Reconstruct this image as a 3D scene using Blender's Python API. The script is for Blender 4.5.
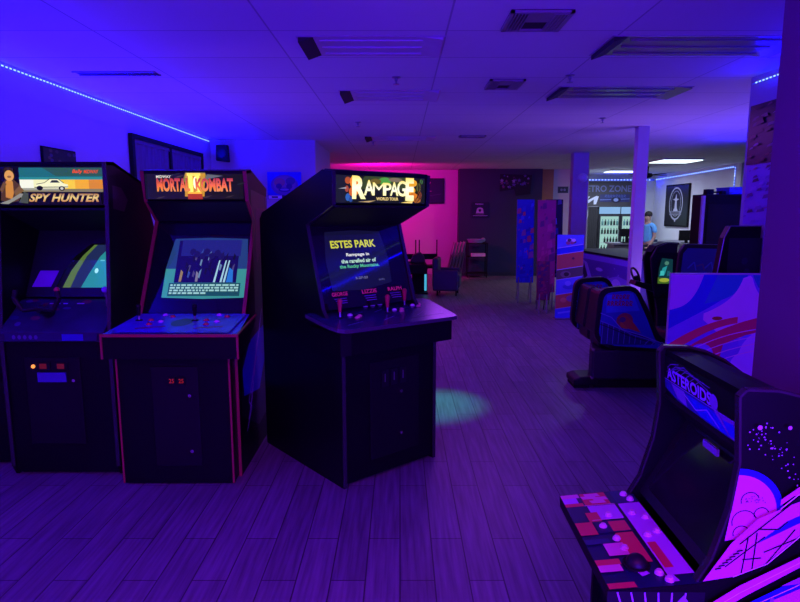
import bpy, bmesh, math, random
from mathutils import Vector, Matrix
R = math.radians
random.seed(4)
for o in list(bpy.data.objects): bpy.data.objects.remove(o)
S = bpy.context.scene
COL = S.collection

# ------------------------------------------------------------------ camera
cam = bpy.data.cameras.new('camera'); camo = bpy.data.objects.new('camera', cam); COL.objects.link(camo)
cam.sensor_fit = 'HORIZONTAL'; cam.sensor_width = 36; cam.lens = 27.0; cam.clip_end = 100; cam.clip_start = .02
camo.location = (0, 0, 1.6); camo.rotation_euler = (R(90 - 8.5), 0, 0)
S.camera = camo

# ------------------------------------------------------------------ world, exposure
W = bpy.data.worlds.new('room_ambient'); S.world = W; W.use_nodes = True
bg = W.node_tree.nodes['Background']; bg.inputs[0].default_value = (.16, .01, .75, 1); bg.inputs[1].default_value = .035
S.view_settings.view_transform = 'Standard'; S.view_settings.look = 'None'
S.view_settings.exposure = 0.0; S.view_settings.gamma = 1.0; S.view_settings.use_curve_mapping = False

# ------------------------------------------------------------------ lights of the place, plus added violet fill
def area(name, loc, rot, sx, sy, power, col, spread=180):
    l = bpy.data.lights.new(name, 'AREA'); l.shape = 'RECTANGLE'; l.size = sx; l.size_y = sy
    l.energy = power; l.color = col; l.spread = R(spread)
    o = bpy.data.objects.new(name, l); COL.objects.link(o); o.location = loc; o.rotation_euler = rot
    return o
def aim(o, target):
    d = Vector(target) - o.location
    o.rotation_euler = d.to_track_quat('-Z', 'Y').to_euler()
def spot(name, loc, target, power, col, ang, blend=.8, rad=.05):
    l = bpy.data.lights.new(name, 'SPOT'); l.energy = power; l.color = col; l.spot_size = R(ang); l.spot_blend = blend
    l.shadow_soft_size = rad
    o = bpy.data.objects.new(name, l); COL.objects.link(o); o.location = loc; aim(o, target); return o
BLUE = (.002, .001, 1); VIO = (.30, .03, .85); MAG = (1, .0, .40)
# strip along the left wall (light thrown up and across the ceiling)
area('light_left_strip', (-2.62, 3.2, 2.34), (0, R(-152), 0), .04, 11, 230, BLUE)
area('light_left_strip_down', (-2.70, 3.2, 2.50), (0, R(-100), 0), .03, 11, 10, BLUE)
# strip along the right wall
area('light_right_strip', (2.66, 1.2, 2.42), (0, R(140), 0), .03, 7, 34, BLUE)
# strip on the far side of the right wall, shines on the ceiling behind it
area('light_side_strip', (5.2, 7.2, 2.25), (0, R(150), 0), .05, 3.2, 110, BLUE)
# added violet fill lamps, unseen: one thrown up, two facing down, two floor uplights
a = area('fill_violet_up', (.6, -1.4, 1.0), (0, 0, 0), 2.5, .6, 270, (.075, .010, .9)); aim(a, (.8, 3.6, 2.6))
area('fill_violet', (.2, -.6, 2.55), (0, 0, 0), 3.2, 1.4, 76, (.85, .04, .60))
area('fill_violet_mid', (1.2, 7.6, 2.6), (0, 0, 0), 1.2, 1.6, 48, (.32, .05, .80))
area('fill_violet_floor', (-1.9, 5.6, .25), (R(180), 0, 0), 1.2, 1.2, 26, (.20, .04, .9))
area('fill_violet_floor', (3.6, 7.2, .25), (R(180), 0, 0), .8, .8, 40, (.30, .13, .85))
# magenta wash of the back wall
a = area('light_magenta', (-.55, 13.2, 2.25), (0, 0, 0), .6, .25, 60, MAG); aim(a, (-.2, 15.4, 2.1))
# bright far room
area('light_far_tube', (5.55, 12.35, 2.52), (0, 0, 0), 1.1, .3, 48, (.62, .72, 1))
area('light_far_tube', (5.7, 15.8, 2.52), (0, 0, 0), 1.1, .3, 60, (.62, .72, 1))
area('light_far_strip', (6.4, 17.35, 2.45), (R(-70), 0, 0), 1.8, .05, 10, BLUE)
# teal party lamp on the floor by the middle cabinet
spot('light_party_lamp', (.9, 5.4, 2.5), (.27, 4.85, 0), 330, (.0, .85, .48), 23, 1.0)

# ------------------------------------------------------------------ materials
MATS = {}
def mat(name, col, rough=.5, metal=0, emit=None, strength=0, var=.12, scale=9, bump=0, spec=.5, stretch=(1, 1, 1)):
    if name in MATS: return MATS[name]
    m = bpy.data.materials.new(name); m.use_nodes = True; nt = m.node_tree; N = nt.nodes; L = nt.links
    b = N['Principled BSDF']
    tc = N.new('ShaderNodeTexCoord'); mp = N.new('ShaderNodeMapping'); mp.inputs['Scale'].default_value = stretch
    nz = N.new('ShaderNodeTexNoise'); nz.inputs['Scale'].default_value = scale; nz.inputs['Detail'].default_value = 3
    L.new(tc.outputs['Object'], mp.inputs[0]); L.new(mp.outputs[0], nz.inputs['Vector'])
    mx = N.new('ShaderNodeMix'); mx.data_type = 'RGBA'
    c0 = [c * (1 - var) for c in col]; c1 = [min(1, c * (1 + var)) for c in col]
    mx.inputs[6].default_value = (*c0, 1); mx.inputs[7].default_value = (*c1, 1)
    L.new(nz.outputs[0], mx.inputs[0]); L.new(mx.outputs[2], b.inputs['Base Color'])
    b.inputs['Roughness'].default_value = rough; b.inputs['Metallic'].default_value = metal
    b.inputs['Specular IOR Level'].default_value = spec
    if emit:
        b.inputs['Emission Color'].default_value = (*emit, 1); b.inputs['Emission Strength'].default_value = strength
    if bump:
        bp = N.new('ShaderNodeBump'); bp.inputs['Strength'].default_value = bump; bp.inputs['Distance'].default_value = .01
        L.new(nz.outputs[0], bp.inputs['Height']); L.new(bp.outputs[0], b.inputs['Normal'])
    MATS[name] = m; return m
def glow(name, col, strength=1, base=.02):
    return mat(name, tuple(c * base for c in col), .07, emit=col, strength=strength)
def hexc(h, k=1):
    v = [int(h[i:i + 2], 16) / 255 for i in (0, 2, 4)]
    return tuple(k * (c / 12.92 if c < .04 else ((c + .055) / 1.055) ** 2.4) for c in v)
def G(h, s=1): return glow('lit_' + h + '_%d' % int(s * 100), hexc(h), s)      # backlit print / screen colour
def P(h, rough=.35): return mat('print_' + h, hexc(h), rough, var=.05)          # printed colour
def ramp_glow(name, stops, axis=2, s=1):
    if name in MATS: return MATS[name]
    m = bpy.data.materials.new(name); m.use_nodes = True; N = m.node_tree.nodes; L = m.node_tree.links; b = N['Principled BSDF']
    tc = N.new('ShaderNodeTexCoord'); sp = N.new('ShaderNodeSeparateXYZ'); cr = N.new('ShaderNodeValToRGB')
    L.new(tc.outputs['Generated'], sp.inputs[0]); L.new(sp.outputs[axis], cr.inputs[0]); L.new(cr.outputs[0], b.inputs['Emission Color'])
    b.inputs['Base Color'].default_value = (.02, .02, .02, 1); b.inputs['Emission Strength'].default_value = s
    e = cr.color_ramp.elements
    for i, (p, h) in enumerate(stops):
        el = e[i] if i < 2 else e.new(p)
        el.position = p; el.color = (*hexc(h), 1)
    MATS[name] = m; return m

BLACK = mat('black_laminate', (.004, .0035, .005), .42, var=.3, scale=3, spec=.16)
MATTE = mat('black_matte', (.005, .0045, .006), .7, var=.3, spec=.25)
VINYL = mat('black_vinyl', (.009, .008, .011), .42, var=.2, scale=30, bump=.1, spec=.3)
RED = mat('red_edge_trim', (.36, .02, .045), .35)
TRIM = mat('black_edge_trim', (.03, .028, .035), .25)
CHROME = mat('chrome', (.7, .7, .72), .18, 1)
STEEL = mat('dull_steel', (.35, .35, .37), .35, .9)
GLASSY = mat('tinted_bezel_glass', (.008, .006, .012), .04, var=.2)
WALL = mat('painted_wall', (.52, .5, .55), .7, var=.05, scale=2.5, bump=.08)
WALLF = mat('far_painted_wall', (.62, .62, .64), .7, var=.05, scale=2.5, bump=.05)
PILLAR = mat('purple_pillar_paint', (.15, .06, .12), .8, var=.06, scale=5, bump=.1)
DARKWALL = mat('dark_wall_paint', (.026, .03, .075), .7, var=.1, scale=2, bump=.05)
WHITE = mat('white_plastic', (.7, .7, .7), .4)
FABW = mat('banner_cloth', (.16, .13, .17), .9, var=.4, scale=5, stretch=(1, 14, .6))

def floor_mat():
    m = bpy.data.materials.new('wood_plank_tiles'); m.use_nodes = True; N = m.node_tree.nodes; L = m.node_tree.links; b = N['Principled BSDF']
    tc = N.new('ShaderNodeTexCoord'); sp = N.new('ShaderNodeSeparateXYZ'); cb = N.new('ShaderNodeCombineXYZ')
    L.new(tc.outputs['Object'], sp.inputs[0]); L.new(sp.outputs[1], cb.inputs[0]); L.new(sp.outputs[0], cb.inputs[1])
    br = N.new('ShaderNodeTexBrick'); L.new(cb.outputs[0], br.inputs['Vector'])
    br.inputs['Scale'].default_value = 1; br.inputs['Brick Width'].default_value = .92; br.inputs['Row Height'].default_value = .152
    br.inputs['Mortar Size'].default_value = .0035; br.inputs['Mortar Smooth'].default_value = .3; br.offset = .37; br.offset_frequency = 2
    br.inputs['Color1'].default_value = (.19, .165, .19, 1); br.inputs['Color2'].default_value = (.25, .215, .25, 1)
    br.inputs['Mortar'].default_value = (.05, .045, .05, 1)
    mp = N.new('ShaderNodeMapping'); mp.inputs['Scale'].default_value = (1.2, 22, 1); L.new(cb.outputs[0], mp.inputs[0])
    nz = N.new('ShaderNodeTexNoise'); nz.inputs['Scale'].default_value = 2.2; nz.inputs['Detail'].default_value = 6; L.new(mp.outputs[0], nz.inputs['Vector'])
    cr = N.new('ShaderNodeValToRGB'); cr.color_ramp.elements[0].position = .3; cr.color_ramp.elements[0].color = (.55, .55, .55, 1)
    cr.color_ramp.elements[1].position = .75; cr.color_ramp.elements[1].color = (1.15, 1.15, 1.15, 1); L.new(nz.outputs[0], cr.inputs[0])
    mx = N.new('ShaderNodeMix'); mx.data_type = 'RGBA'; mx.blend_type = 'MULTIPLY'; mx.inputs[0].default_value = 1
    L.new(br.outputs[0], mx.inputs[6]); L.new(cr.outputs[0], mx.inputs[7]); L.new(mx.outputs[2], b.inputs['Base Color'])
    b.inputs['Roughness'].default_value = .42
    ad = N.new('ShaderNodeMath'); ad.operation = 'MULTIPLY_ADD'; L.new(br.outputs['Fac'], ad.inputs[0]); ad.inputs[1].default_value = -1.0
    m2 = N.new('ShaderNodeMath'); m2.operation = 'MULTIPLY'; L.new(nz.outputs[0], m2.inputs[0]); m2.inputs[1].default_value = .25
    L.new(m2.outputs[0], ad.inputs[2])
    bp = N.new('ShaderNodeBump'); bp.inputs['Strength'].default_value = .35; bp.inputs['Distance'].default_value = .004
    L.new(ad.outputs[0], bp.inputs['Height']); L.new(bp.outputs[0], b.inputs['Normal'])
    return m
def ceiling_mat():
    m = bpy.data.materials.new('ceiling_tiles'); m.use_nodes = True; N = m.node_tree.nodes; L = m.node_tree.links; b = N['Principled BSDF']
    tc = N.new('ShaderNodeTexCoord'); mp = N.new('ShaderNodeMapping'); mp.inputs['Location'].default_value = (-.27, -.6, 0)
    L.new(tc.outputs['Object'], mp.inputs[0])
    br = N.new('ShaderNodeTexBrick'); L.new(mp.outputs[0], br.inputs['Vector']); br.offset = 0; br.squash = 1
    br.inputs['Scale'].default_value = 1; br.inputs['Brick Width'].default_value = 1.02; br.inputs['Row Height'].default_value = .61
    br.inputs['Mortar Size'].default_value = .006; br.inputs['Mortar Smooth'].default_value = .2
    br.inputs['Color1'].default_value = (.60, .6, .62, 1); br.inputs['Color2'].default_value = (.66, .66, .67, 1)
    br.inputs['Mortar'].default_value = (.36, .36, .38, 1)
    L.new(br.outputs[0], b.inputs['Base Color']); b.inputs['Roughness'].default_value = .85
    nz = N.new('ShaderNodeTexNoise'); nz.inputs['Scale'].default_value = 60; L.new(tc.outputs['Object'], nz.inputs['Vector'])
    bp = N.new('ShaderNodeBump'); bp.inputs['Strength'].default_value = .2; bp.inputs['Distance'].default_value = .003
    L.new(nz.outputs[0], bp.inputs['Height']); L.new(bp.outputs[0], b.inputs['Normal'])
    return m

# ------------------------------------------------------------------ mesh helpers
class M:
    def __init__(s): s.v = []; s.f = []; s.i = []; s.mats = []
    def mi(s, m):
        if m not in s.mats: s.mats.append(m)
        return s.mats.index(m)
    def poly(s, pts, m):
        n = len(s.v); s.v += [tuple(p) for p in pts]; s.f.append(list(range(n, n + len(pts)))); s.i.append(s.mi(m)); return s
    def box(s, x0, x1, y0, y1, z0, z1, m):
        n = len(s.v); s.v += [(x, y, z) for z in (z0, z1) for y in (y0, y1) for x in (x0, x1)]
        for f in ((0, 2, 3, 1), (4, 5, 7, 6), (0, 1, 5, 4), (2, 6, 7, 3), (0, 4, 6, 2), (1, 3, 7, 5)):
            s.f.append([n + k for k in f]); s.i.append(s.mi(m))
        return s
    def prism(s, prof, a, b, m, axis='x'):
        def P3(p, t): return (t, p[0], p[1]) if axis == 'x' else ((p[0], t, p[1]) if axis == 'y' else (p[0], p[1], t))
        n = len(s.v); k = len(prof); s.v += [P3(p, a) for p in prof] + [P3(p, b) for p in prof]
        s.f += [list(range(n, n + k)), list(range(n + 2 * k - 1, n + k - 1, -1))]; s.i += [s.mi(m)] * 2
        for j in range(k):
            q = (j + 1) % k; s.f.append([n + j, n + k + j, n + k + q, n + q]); s.i.append(s.mi(m))
        return s
    def cyl(s, p0, p1, r0, r1=None, m=None, n=12):
        r1 = r0 if r1 is None else r1
        p0 = Vector(p0); p1 = Vector(p1); d = (p1 - p0).normalized()
        a = d.orthogonal().normalized(); b = d.cross(a); k = len(s.v)
        for p, r in ((p0, r0), (p1, r1)):
            s.v += [tuple(p + (a * math.cos(t) + b * math.sin(t)) * r) for t in [2 * math.pi * j / n for j in range(n)]]
        s.f += [list(range(k, k + n)), list(range(k + 2 * n - 1, k + n - 1, -1))]; s.i += [s.mi(m)] * 2
        for j in range(n):
            q = (j + 1) % n; s.f.append([k + j, k + n + j, k + n + q, k + q]); s.i.append(s.mi(m))
        return s
    def tube(s, pts, r, m, n=8):
        for a, b in zip(pts[:-1], pts[1:]): s.cyl(a, b, r, r, m, n)
        return s
    def ball(s, c, r, m, n=10, sc=(1, 1, 1)):
        k = len(s.v); c = Vector(c)
        for i in range(n + 1):
            ph = math.pi * i / n
            for j in range(n):
                t = 2 * math.pi * j / n
                s.v.append((c.x + sc[0] * r * math.sin(ph) * math.cos(t), c.y + sc[1] * r * math.sin(ph) * math.sin(t), c.z + sc[2] * r * math.cos(ph)))
        for i in range(n):
            for j in range(n):
                q = (j + 1) % n; s.f.append([k + i * n + j, k + (i + 1) * n + j, k + (i + 1) * n + q, k + i * n + q]); s.i.append(s.mi(m))
        return s
    def lathe(s, c, prof, m, n=20):   # prof: (r, z)
        k = len(s.v)
        for r, z in prof:
            for j in range(n):
                t = 2 * math.pi * j / n; s.v.append((c[0] + r * math.cos(t), c[1] + r * math.sin(t), c[2] + z))
        for i in range(len(prof) - 1):
            for j in range(n):
                q = (j + 1) % n; s.f.append([k + i * n + j, k + i * n + q, k + (i + 1) * n + q, k + (i + 1) * n + j]); s.i.append(s.mi(m))
        return s
    def build(s, name, parent=None, loc=(0, 0, 0), rz=0, bevel=0, smooth=False, rot=None):
        me = bpy.data.meshes.new(name); me.from_pydata(s.v, [], s.f)
        for m in s.mats: me.materials.append(m)
        for p, i in zip(me.polygons, s.i): p.material_index = i
        bm = bmesh.new(); bm.from_mesh(me); bmesh.ops.recalc_face_normals(bm, faces=bm.faces); bm.to_mesh(me); bm.free()
        if smooth:
            for p in me.polygons: p.use_smooth = True
        o = bpy.data.objects.new(name, me); COL.objects.link(o); o.location = loc; o.rotation_euler = rot or (0, 0, rz)
        if parent: o.parent = parent
        if bevel:
            b = o.modifiers.new('bevel', 'BEVEL'); b.width = bevel; b.segments = 2; b.limit_method = 'ANGLE'
        return o
class Art(M):
    """flat print on a plane: o = lower left corner, ux / uy = full width / height vectors, coordinates 0..1"""
    def __init__(s, o, ux, uy, n=None, eps=.00015):
        super().__init__(); s.o = Vector(o); s.ux = Vector(ux); s.uy = Vector(uy)
        s.n = Vector(n).normalized() if n else s.ux.cross(s.uy).normalized(); s.eps = eps; s.k = 0
    def pt(s, x, y, k): return s.o + s.ux * x + s.uy * y + s.n * (s.eps * k)
    def p(s, pts, m):
        s.k += 1; return s.poly([s.pt(x, y, s.k) for x, y in pts], m)
    def r(s, x0, y0, x1, y1, m): return s.p([(x0, y0), (x1, y0), (x1, y1), (x0, y1)], m)
    def e(s, cx, cy, rx, ry, m, n=20, a0=0, a1=360):
        return s.p([(cx + rx * math.cos(R(a0 + (a1 - a0) * i / n)), cy + ry * math.sin(R(a0 + (a1 - a0) * i / n))) for i in range(n + (a1 - a0 < 360))], m)
    def scribble(s, x0, y0, x1, y1, m, n=6, seed=1):
        rr = random.Random(seed); w = (x1 - x0) / n
        for i in range(n):
            a = x0 + w * i; b = a + w * .72; h = y1 - y0
            s.line([(a, y0), (a + w * .1, y1), (b, y1 - h * rr.random() * .5), (a + w * .2, y0 + h * rr.random() * .5), (b, y0)], h * .2, m)
        return s
    def line(s, pts, w, m):   # w is relative to the height
        asp = s.ux.length / s.uy.length
        s.k += 1
        for (x0, y0), (x1, y1) in zip(pts[:-1], pts[1:]):
            dx, dy = (x1 - x0) * asp, y1 - y0; l = math.hypot(dx, dy) or 1; nx, ny = -dy / l * w / 2 / asp, dx / l * w / 2
            s.poly([s.pt(x0 + nx, y0 + ny, s.k), s.pt(x1 + nx, y1 + ny, s.k), s.pt(x1 - nx, y1 - ny, s.k), s.pt(x0 - nx, y0 - ny, s.k)], m)
        return s
    def text(s, t, x0, y0, x1, y1, m, shear=0, weight=.02, spacing=1.0):
        cu = bpy.data.curves.new('t', 'FONT'); cu.body = t; cu.size = 1; cu.offset = weight; cu.resolution_u = 3; cu.shear = shear; cu.space_character = spacing
        ob = bpy.data.objects.new('t', cu); COL.objects.link(ob)
        dg = bpy.context.evaluated_depsgraph_get(); me = ob.evaluated_get(dg).to_mesh()
        vs = [v.co.copy() for v in me.vertices]; fs = [list(p.vertices) for p in me.polygons]
        ob.evaluated_get(dg).to_mesh_clear(); bpy.data.objects.remove(ob); bpy.data.curves.remove(cu)
        ax, bx = min(v.x for v in vs), max(v.x for v in vs); ay, by = min(v.y for v in vs), max(v.y for v in vs)
        s.k += 1; n = len(s.v)
        s.v += [tuple(s.pt(x0 + (v.x - ax) / (bx - ax) * (x1 - x0), y0 + (v.y - ay) / (by - ay) * (y1 - y0), s.k)) for v in vs]
        for f in fs: s.f.append([n + q for q in f]); s.i.append(s.mi(m))
        return s
def mark(o, label, cat, group=None, kind=None):
    if label: o['label'] = label
    if cat: o['category'] = cat
    if group: o['group'] = group
    if kind: o['kind'] = kind
    return o
def thing(name, label, cat, loc=(0, 0, 0), rz=0, group=None):
    o = bpy.data.objects.new(name, None); COL.objects.link(o); o.empty_display_size = .1
    o.location = loc; o.rotation_euler = (0, 0, rz); return mark(o, label, cat, group)
def copy_tree(o, parent=None, label=None):
    c = o.copy(); COL.objects.link(c)
    if parent: c.parent = parent
    if label: c['label'] = label
    for ch in list(o.children): copy_tree(ch, c)
    return c
def struct(o): o['kind'] = 'structure'; return o
# profile offset strip: thin strip following a side-panel front edge
def edge_strip(prof, u0, u1, m, out=.004, depth=.003):
    mm = M()
    for (a, b), (c2, d) in zip(prof[:-1], prof[1:]):
        dx, dz = c2 - a, d - b; l = math.hypot(dx, dz); nx, nz = -dz / l, dx / l      # left-hand normal
        mm.prism([(a + nx * -depth, b + nz * -depth), (c2 + nx * -depth, d + nz * -depth), (c2 + nx * out, d + nz * out), (a + nx * out, b + nz * out)], u0, u1, m)
    return mm

# ================================================================== SETTING
H = 2.63
struct(M().poly([(-4, -3, 0), (11, -3, 0), (11, 20, 0), (-4, 20, 0)], floor_mat()).build('floor'))
struct(M().box(-4, 11, -3, 20, H, H + .05, ceiling_mat()).build('ceiling'))
def wall(name, x0, x1, y0, y1, m=WALL, z0=0, z1=H): return struct(M().box(x0, x1, y0, y1, z0, z1, m).build(name))
wall('wall_left', -2.87, -2.77, -3, 9.0)
wall('wall_back_left', -2.87, -1.24, 9.0, 9.12)
wall('wall_return', -1.36, -1.24, 9.12, 10.8, WALL)
wall('wall_recess', -2.87, -1.24, 10.8, 10.9, WALL)
wall('wall_left_rear', -2.87, -2.77, 10.9, 15.5)
wall('wall_back', -2.87, 1.5, 15.4, 15.5)
wall('wall_dark', 1.46, 3.5, 15.0, 15.5, DARKWALL)
wall('wall_orange', 3.5, 3.82, 15.2, 15.5, mat('orange_wall_paint', (.62, .22, .12), .7))
wall('wall_middle', 3.82, 4.7, 15.2, 15.32, WALLF)
wall('wall_far', 4.6, 7.5, 17.5, 17.6, WALLF)
wall('wall_far_passage', 4.6, 4.7, 15.32, 17.5, WALLF)
wall('wall_far_right', 7.3, 7.42, 13.2, 17.5, WALLF)
wall('wall_far_front', 7.3, 9.2, 13.1, 13.2, WALL)
wall('wall_right', 2.75, 2.9, -3, 4.9, WALL)
wall('wall_side', 5.35, 5.45, 5.2, 9.0, WALL)
wall('wall_side_front', 2.9, 5.45, 4.8, 4.9, WALL)
wall('wall_partition', 1.22, 1.5, .2, 2.02, PILLAR)
wall('wall_behind', -2.87, 2.9, -3.1, -3.0)
M_ = M().box(-2.77, -2.755, -3, 9, 0, .1, mat('dark_baseboard', (.03, .03, .04), .5)); struct(M_.build('baseboard_left'))
struct(M().box(1.45, 3.5, 14.985, 15, 0, .09, mat('dark_baseboard', (.03, .03, .04), .5)).build('baseboard_dark'))

COLM = mat('column_paint', (.50, .42, .52), .65, var=.06, bump=.05)
def column(x0, x1, y0, y1, label, m):
    t = thing('column', label, 'column', ((x0 + x1) / 2, (y0 + y1) / 2, 0)); w = (x1 - x0) / 2; d = (y1 - y0) / 2
    M().box(-w, w, -d, d, 0, H, m).build('shaft', t, bevel=.006)
    M().box(-w - .012, w + .012, -d - .012, d + .012, 0, .1, m).build('base_trim', t, bevel=.003)
    return t
column(3.08, 3.36, 10.9, 11.08, 'wide pale column behind the striped standing banner', COLM)
column(2.91, 3.05, 7.55, 7.66, 'slim purple-lit column between the coolers and the man', COLM)
o = M(); o.lathe((0, 0, 0), [(0, 0), (.085, 0), (.085, .03), (.07, .05), (.03, .06), (0, .06)], WHITE, 24)
mark(o.build('wall_clock', loc=(3.25, 10.9, 2.19), rot=(R(90), 0, 0)), 'small round pale fixture high on the wide column', 'round fixture')

# LED strips
LEDM = glow('led_bead', (.25, .42, 1), 2.4)
LEDB = glow('led_blue', (.02, .04, 1), .7)
def led_strip(name, p0, p1, label, step=.045, nrm=(1, 0, 0), r=.0045):
    p0 = Vector(p0); p1 = Vector(p1); L_ = (p1 - p0).length; d = (p1 - p0) / L_; n = Vector(nrm); up = d.cross(n).normalized()
    t = M()
    def slab(a, b, w, h, off, m):
        q = []
        for e in (a, b):
            c0 = p0 + d * e + n * off
            q.append([c0 + up * w, c0 + up * w + n * h, c0 - up * w + n * h, c0 - up * w])
        k = len(t.v)
        for r_ in q: t.v += [tuple(v) for v in r_]
        for f in ((0, 1, 2, 3), (7, 6, 5, 4), (0, 4, 5, 1), (1, 5, 6, 2), (2, 6, 7, 3), (3, 7, 4, 0)): t.f.append([k + x for x in f]); t.i.append(t.mi(m))
    slab(0, L_, r * 1.3, .003, 0, LEDB)
    for i in range(int(L_ / step)): slab(i * step + .01, i * step + .01 + step * .42, r, .005, .003, LEDM)
    return mark(t.build(name), label, 'led strip')
led_strip('led_strip', (-2.765, -2.5, 2.60), (-2.765, 8.97, 2.60), 'long blue LED strip along the top of the left wall')
led_strip('led_strip', (2.745, -2.5, 2.58), (2.745, 4.86, 2.58), 'short dotted LED strip at the upper right beside the dark partition', nrm=(-1, 0, 0))
led_strip('led_strip', (4.95, 17.49, 2.49), (7.28, 17.49, 2.49), 'dotted LED strip above the sign and the drink coolers', nrm=(0, -1, 0), r=.016, step=.09)
led_strip('led_strip', (7.29, 17.4, 2.49), (7.29, 13.35, 2.56), 'bright blue LED strip sloping above the framed emblem poster', nrm=(-1, 0, 0), r=.014, step=.09)
led_strip('led_strip', (7.29, 13.32, 2.56), (7.29, 13.32, 2.0), 'vertical dotted LED strip at the corner of the far room', nrm=(-1, 0, 0), r=.012, step=.06)

# ceiling: troffers, vents, sprinklers, lit tubes
TROF = mat('troffer_metal', (.42, .42, .42), .3, .2); LOUV = mat('troffer_louvre', (.25, .24, .22), .25, .3); PALE = mat('pale_reflector', (.5, .5, .52), .6); DK = mat('dark_gap', (.03, .025, .02), .8)
def troffer(x0, x1, y0, y1, label, louv=LOUV):
    t = thing('ceiling_light', label, 'ceiling light', ((x0 + x1) / 2, (y0 + y1) / 2, H), group=None); w = (x1 - x0) / 2; d = (y1 - y0) / 2
    f = M(); b = .012; z0, z1 = -.006, .0
    f.box(-w, w, -d, -d + b, z0, z1, TROF).box(-w, w, d - b, d, z0, z1, TROF).box(-w, -w + b, -d + b, d - b, z0, z1, TROF).box(w - b, w, -d + b, d - b, z0, z1, TROF)
    f.build('frame', t)
    M().box(-w + b, w - b, -d + b, d - b, -.004, -.001, louv).build('reflector', t)
    for i in range(3):
        y = -d + (i + .5) * 2 * d / 3
        M().box(-w + b + .12, w - b - .12, y - .004, y + .004, -.012, -.004, louv).build('louvre', t)
    M().prism([(-w + b, -.004), (-w + .10, -.004), (-w + b, -.035)], -d + b, d - b, DK, 'y').build('end_plate', t)
    M().prism([(w - b, -.004), (w - .14, -.004), (w - b, -.02)], -d + b, d - b, louv, 'y').build('end_plate', t)
    return t
troffer(1.26, 2.46, 3.74, 4.2, 'nearest unlit recessed ceiling light at the upper right')
troffer(1.33, 2.45, 5.2, 5.72, 'unlit recessed ceiling light behind the nearest one, right side')
troffer(-.62, .27, 3.75, 4.2, 'unlit recessed ceiling light above the middle cabinet, nearest the camera', PALE)
troffer(-.53, .35, 5.36, 5.85, 'second unlit recessed ceiling light above the middle cabinet', PALE)
troffer(-.5, .5, 8.55, 9.05, 'furthest unlit ceiling light above the middle cabinet', PALE)
mark(M().box(-.3, .3, -.05, .05, -.004, .004, DK).box(-.31, .31, -.06, -.05, -.01, 0, LOUV).box(-.31, .31, .05, .06, -.01, 0, LOUV).build('ceiling_slot', loc=(-2.13, 4.72, H)), 'narrow dark ceiling slot near the left wall', 'vent')
SLAT = mat('vent_slat', (.32, .3, .3), .4, .3)
def vent(x, y, w, d, label):
    t = thing('ceiling_vent', label, 'vent', (x, y, H)); a, b = w / 2, d / 2
    M().box(-a, a, -b, b, -.004, -.001, mat('vent_dark', (.02, .012, .015), .8)).build('backing', t)
    f = M(); k = .02
    f.box(-a, a, -b, -b + k, -.016, -.004, SLAT).box(-a, a, b - k, b, -.016, -.004, SLAT).box(-a, -a + k, -b, b, -.016, -.004, SLAT).box(a - k, a, -b, b, -.016, -.004, SLAT)
    f.build('frame', t)
    for i in range(5):
        x0 = -a + k + .006 + i * (a * .52) / 5
        M().box(x0, x0 + .006, -b + k, b - k, -.02, -.004, SLAT).build('slat', t)
    for i in range(5):
        x0 = a - k - .01 - i * (a * .52) / 5
        M().box(x0, x0 + .012, -b + k, b - k, -.02, -.004, SLAT).build('slat', t)
    M().box(-a * .42, a * .42, -b + .03, 0, -.014, -.005, SLAT).build('damper_plate', t)
vent(.74, 3.45, .33, .34, 'nearest slatted ceiling vent, top centre')
vent(.85, 5.1, .28, .36, 'second slatted ceiling vent behind the first')
vent(1.0, 8.55, .36, .2, 'small far ceiling vent above the dark wall')
def sprinkler(x, y, label):
    t = thing('sprinkler', label, 'sprinkler', (x, y, H))
    M().lathe((0, 0, 0), [(.035, 0), (.035, -.006), (.012, -.012), (.012, -.03)], STEEL, 14).build('collar', t)
    M().lathe((0, 0, 0), [(.004, -.03), (.006, -.05), (.024, -.052), (.024, -.056), (0, -.056)], STEEL, 12).build('deflector', t)
for x, y, l in ((-.03, 4.86, 'sprinkler head above the middle cabinet, nearest one'), (-.49, 7.23, 'sprinkler head on the ceiling left of centre'),
                (1.3, 4.79, 'sprinkler head on the ceiling between the two right ceiling lights and vents'), (2.26, 6.92, 'sprinkler head on the ceiling near the slim column'),
                (-.4, 9.2, 'sprinkler head furthest back above the pink wall')): sprinkler(x, y, l)
TUBE = glow('fluorescent', (.8, 1, .95), 2.2)
def tube_light(x0, x1, y0, y1, label):
    t = thing('ceiling_light', label, 'ceiling light', ((x0 + x1) / 2, (y0 + y1) / 2, H)); w = (x1 - x0) / 2; d = (y1 - y0) / 2
    M().box(-w, w, -d, d, -.03, 0, WHITE).build('frame', t); M().box(-w + .02, w - .02, -d + .02, d - .02, -.045, -.03, TUBE).build('diffuser', t)
tube_light(5.15, 5.95, 12.0, 12.75, 'bright lit ceiling light in the far room, nearer one')
tube_light(5.25, 6.2, 15.3, 15.85, 'bright lit ceiling light in the far room above the coolers')
# ceiling fan in far room
t = thing('ceiling_fan', 'dark ceiling fan hanging between the two lit ceiling lights', 'fan', (5.75, 14.2, H))
M().cyl((0, 0, 0), (0, 0, -.16), .015, None, MATTE).build('rod', t); M().lathe((0, 0, -.16), [(0, 0), (.09, 0), (.11, -.05), (.07, -.1), (0, -.11)], MATTE).build('motor', t)
for i in range(4):
    an = R(20 + 90 * i); c_, s_ = math.cos(an), math.sin(an)
    b = M(); b.prism([(.08, -.05), (.5, -.075), (.52, 0), (.5, .075), (.08, .05)], -.2, -.19, MATTE, 'z'); b.build('blade', t, rz=an)

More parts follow.
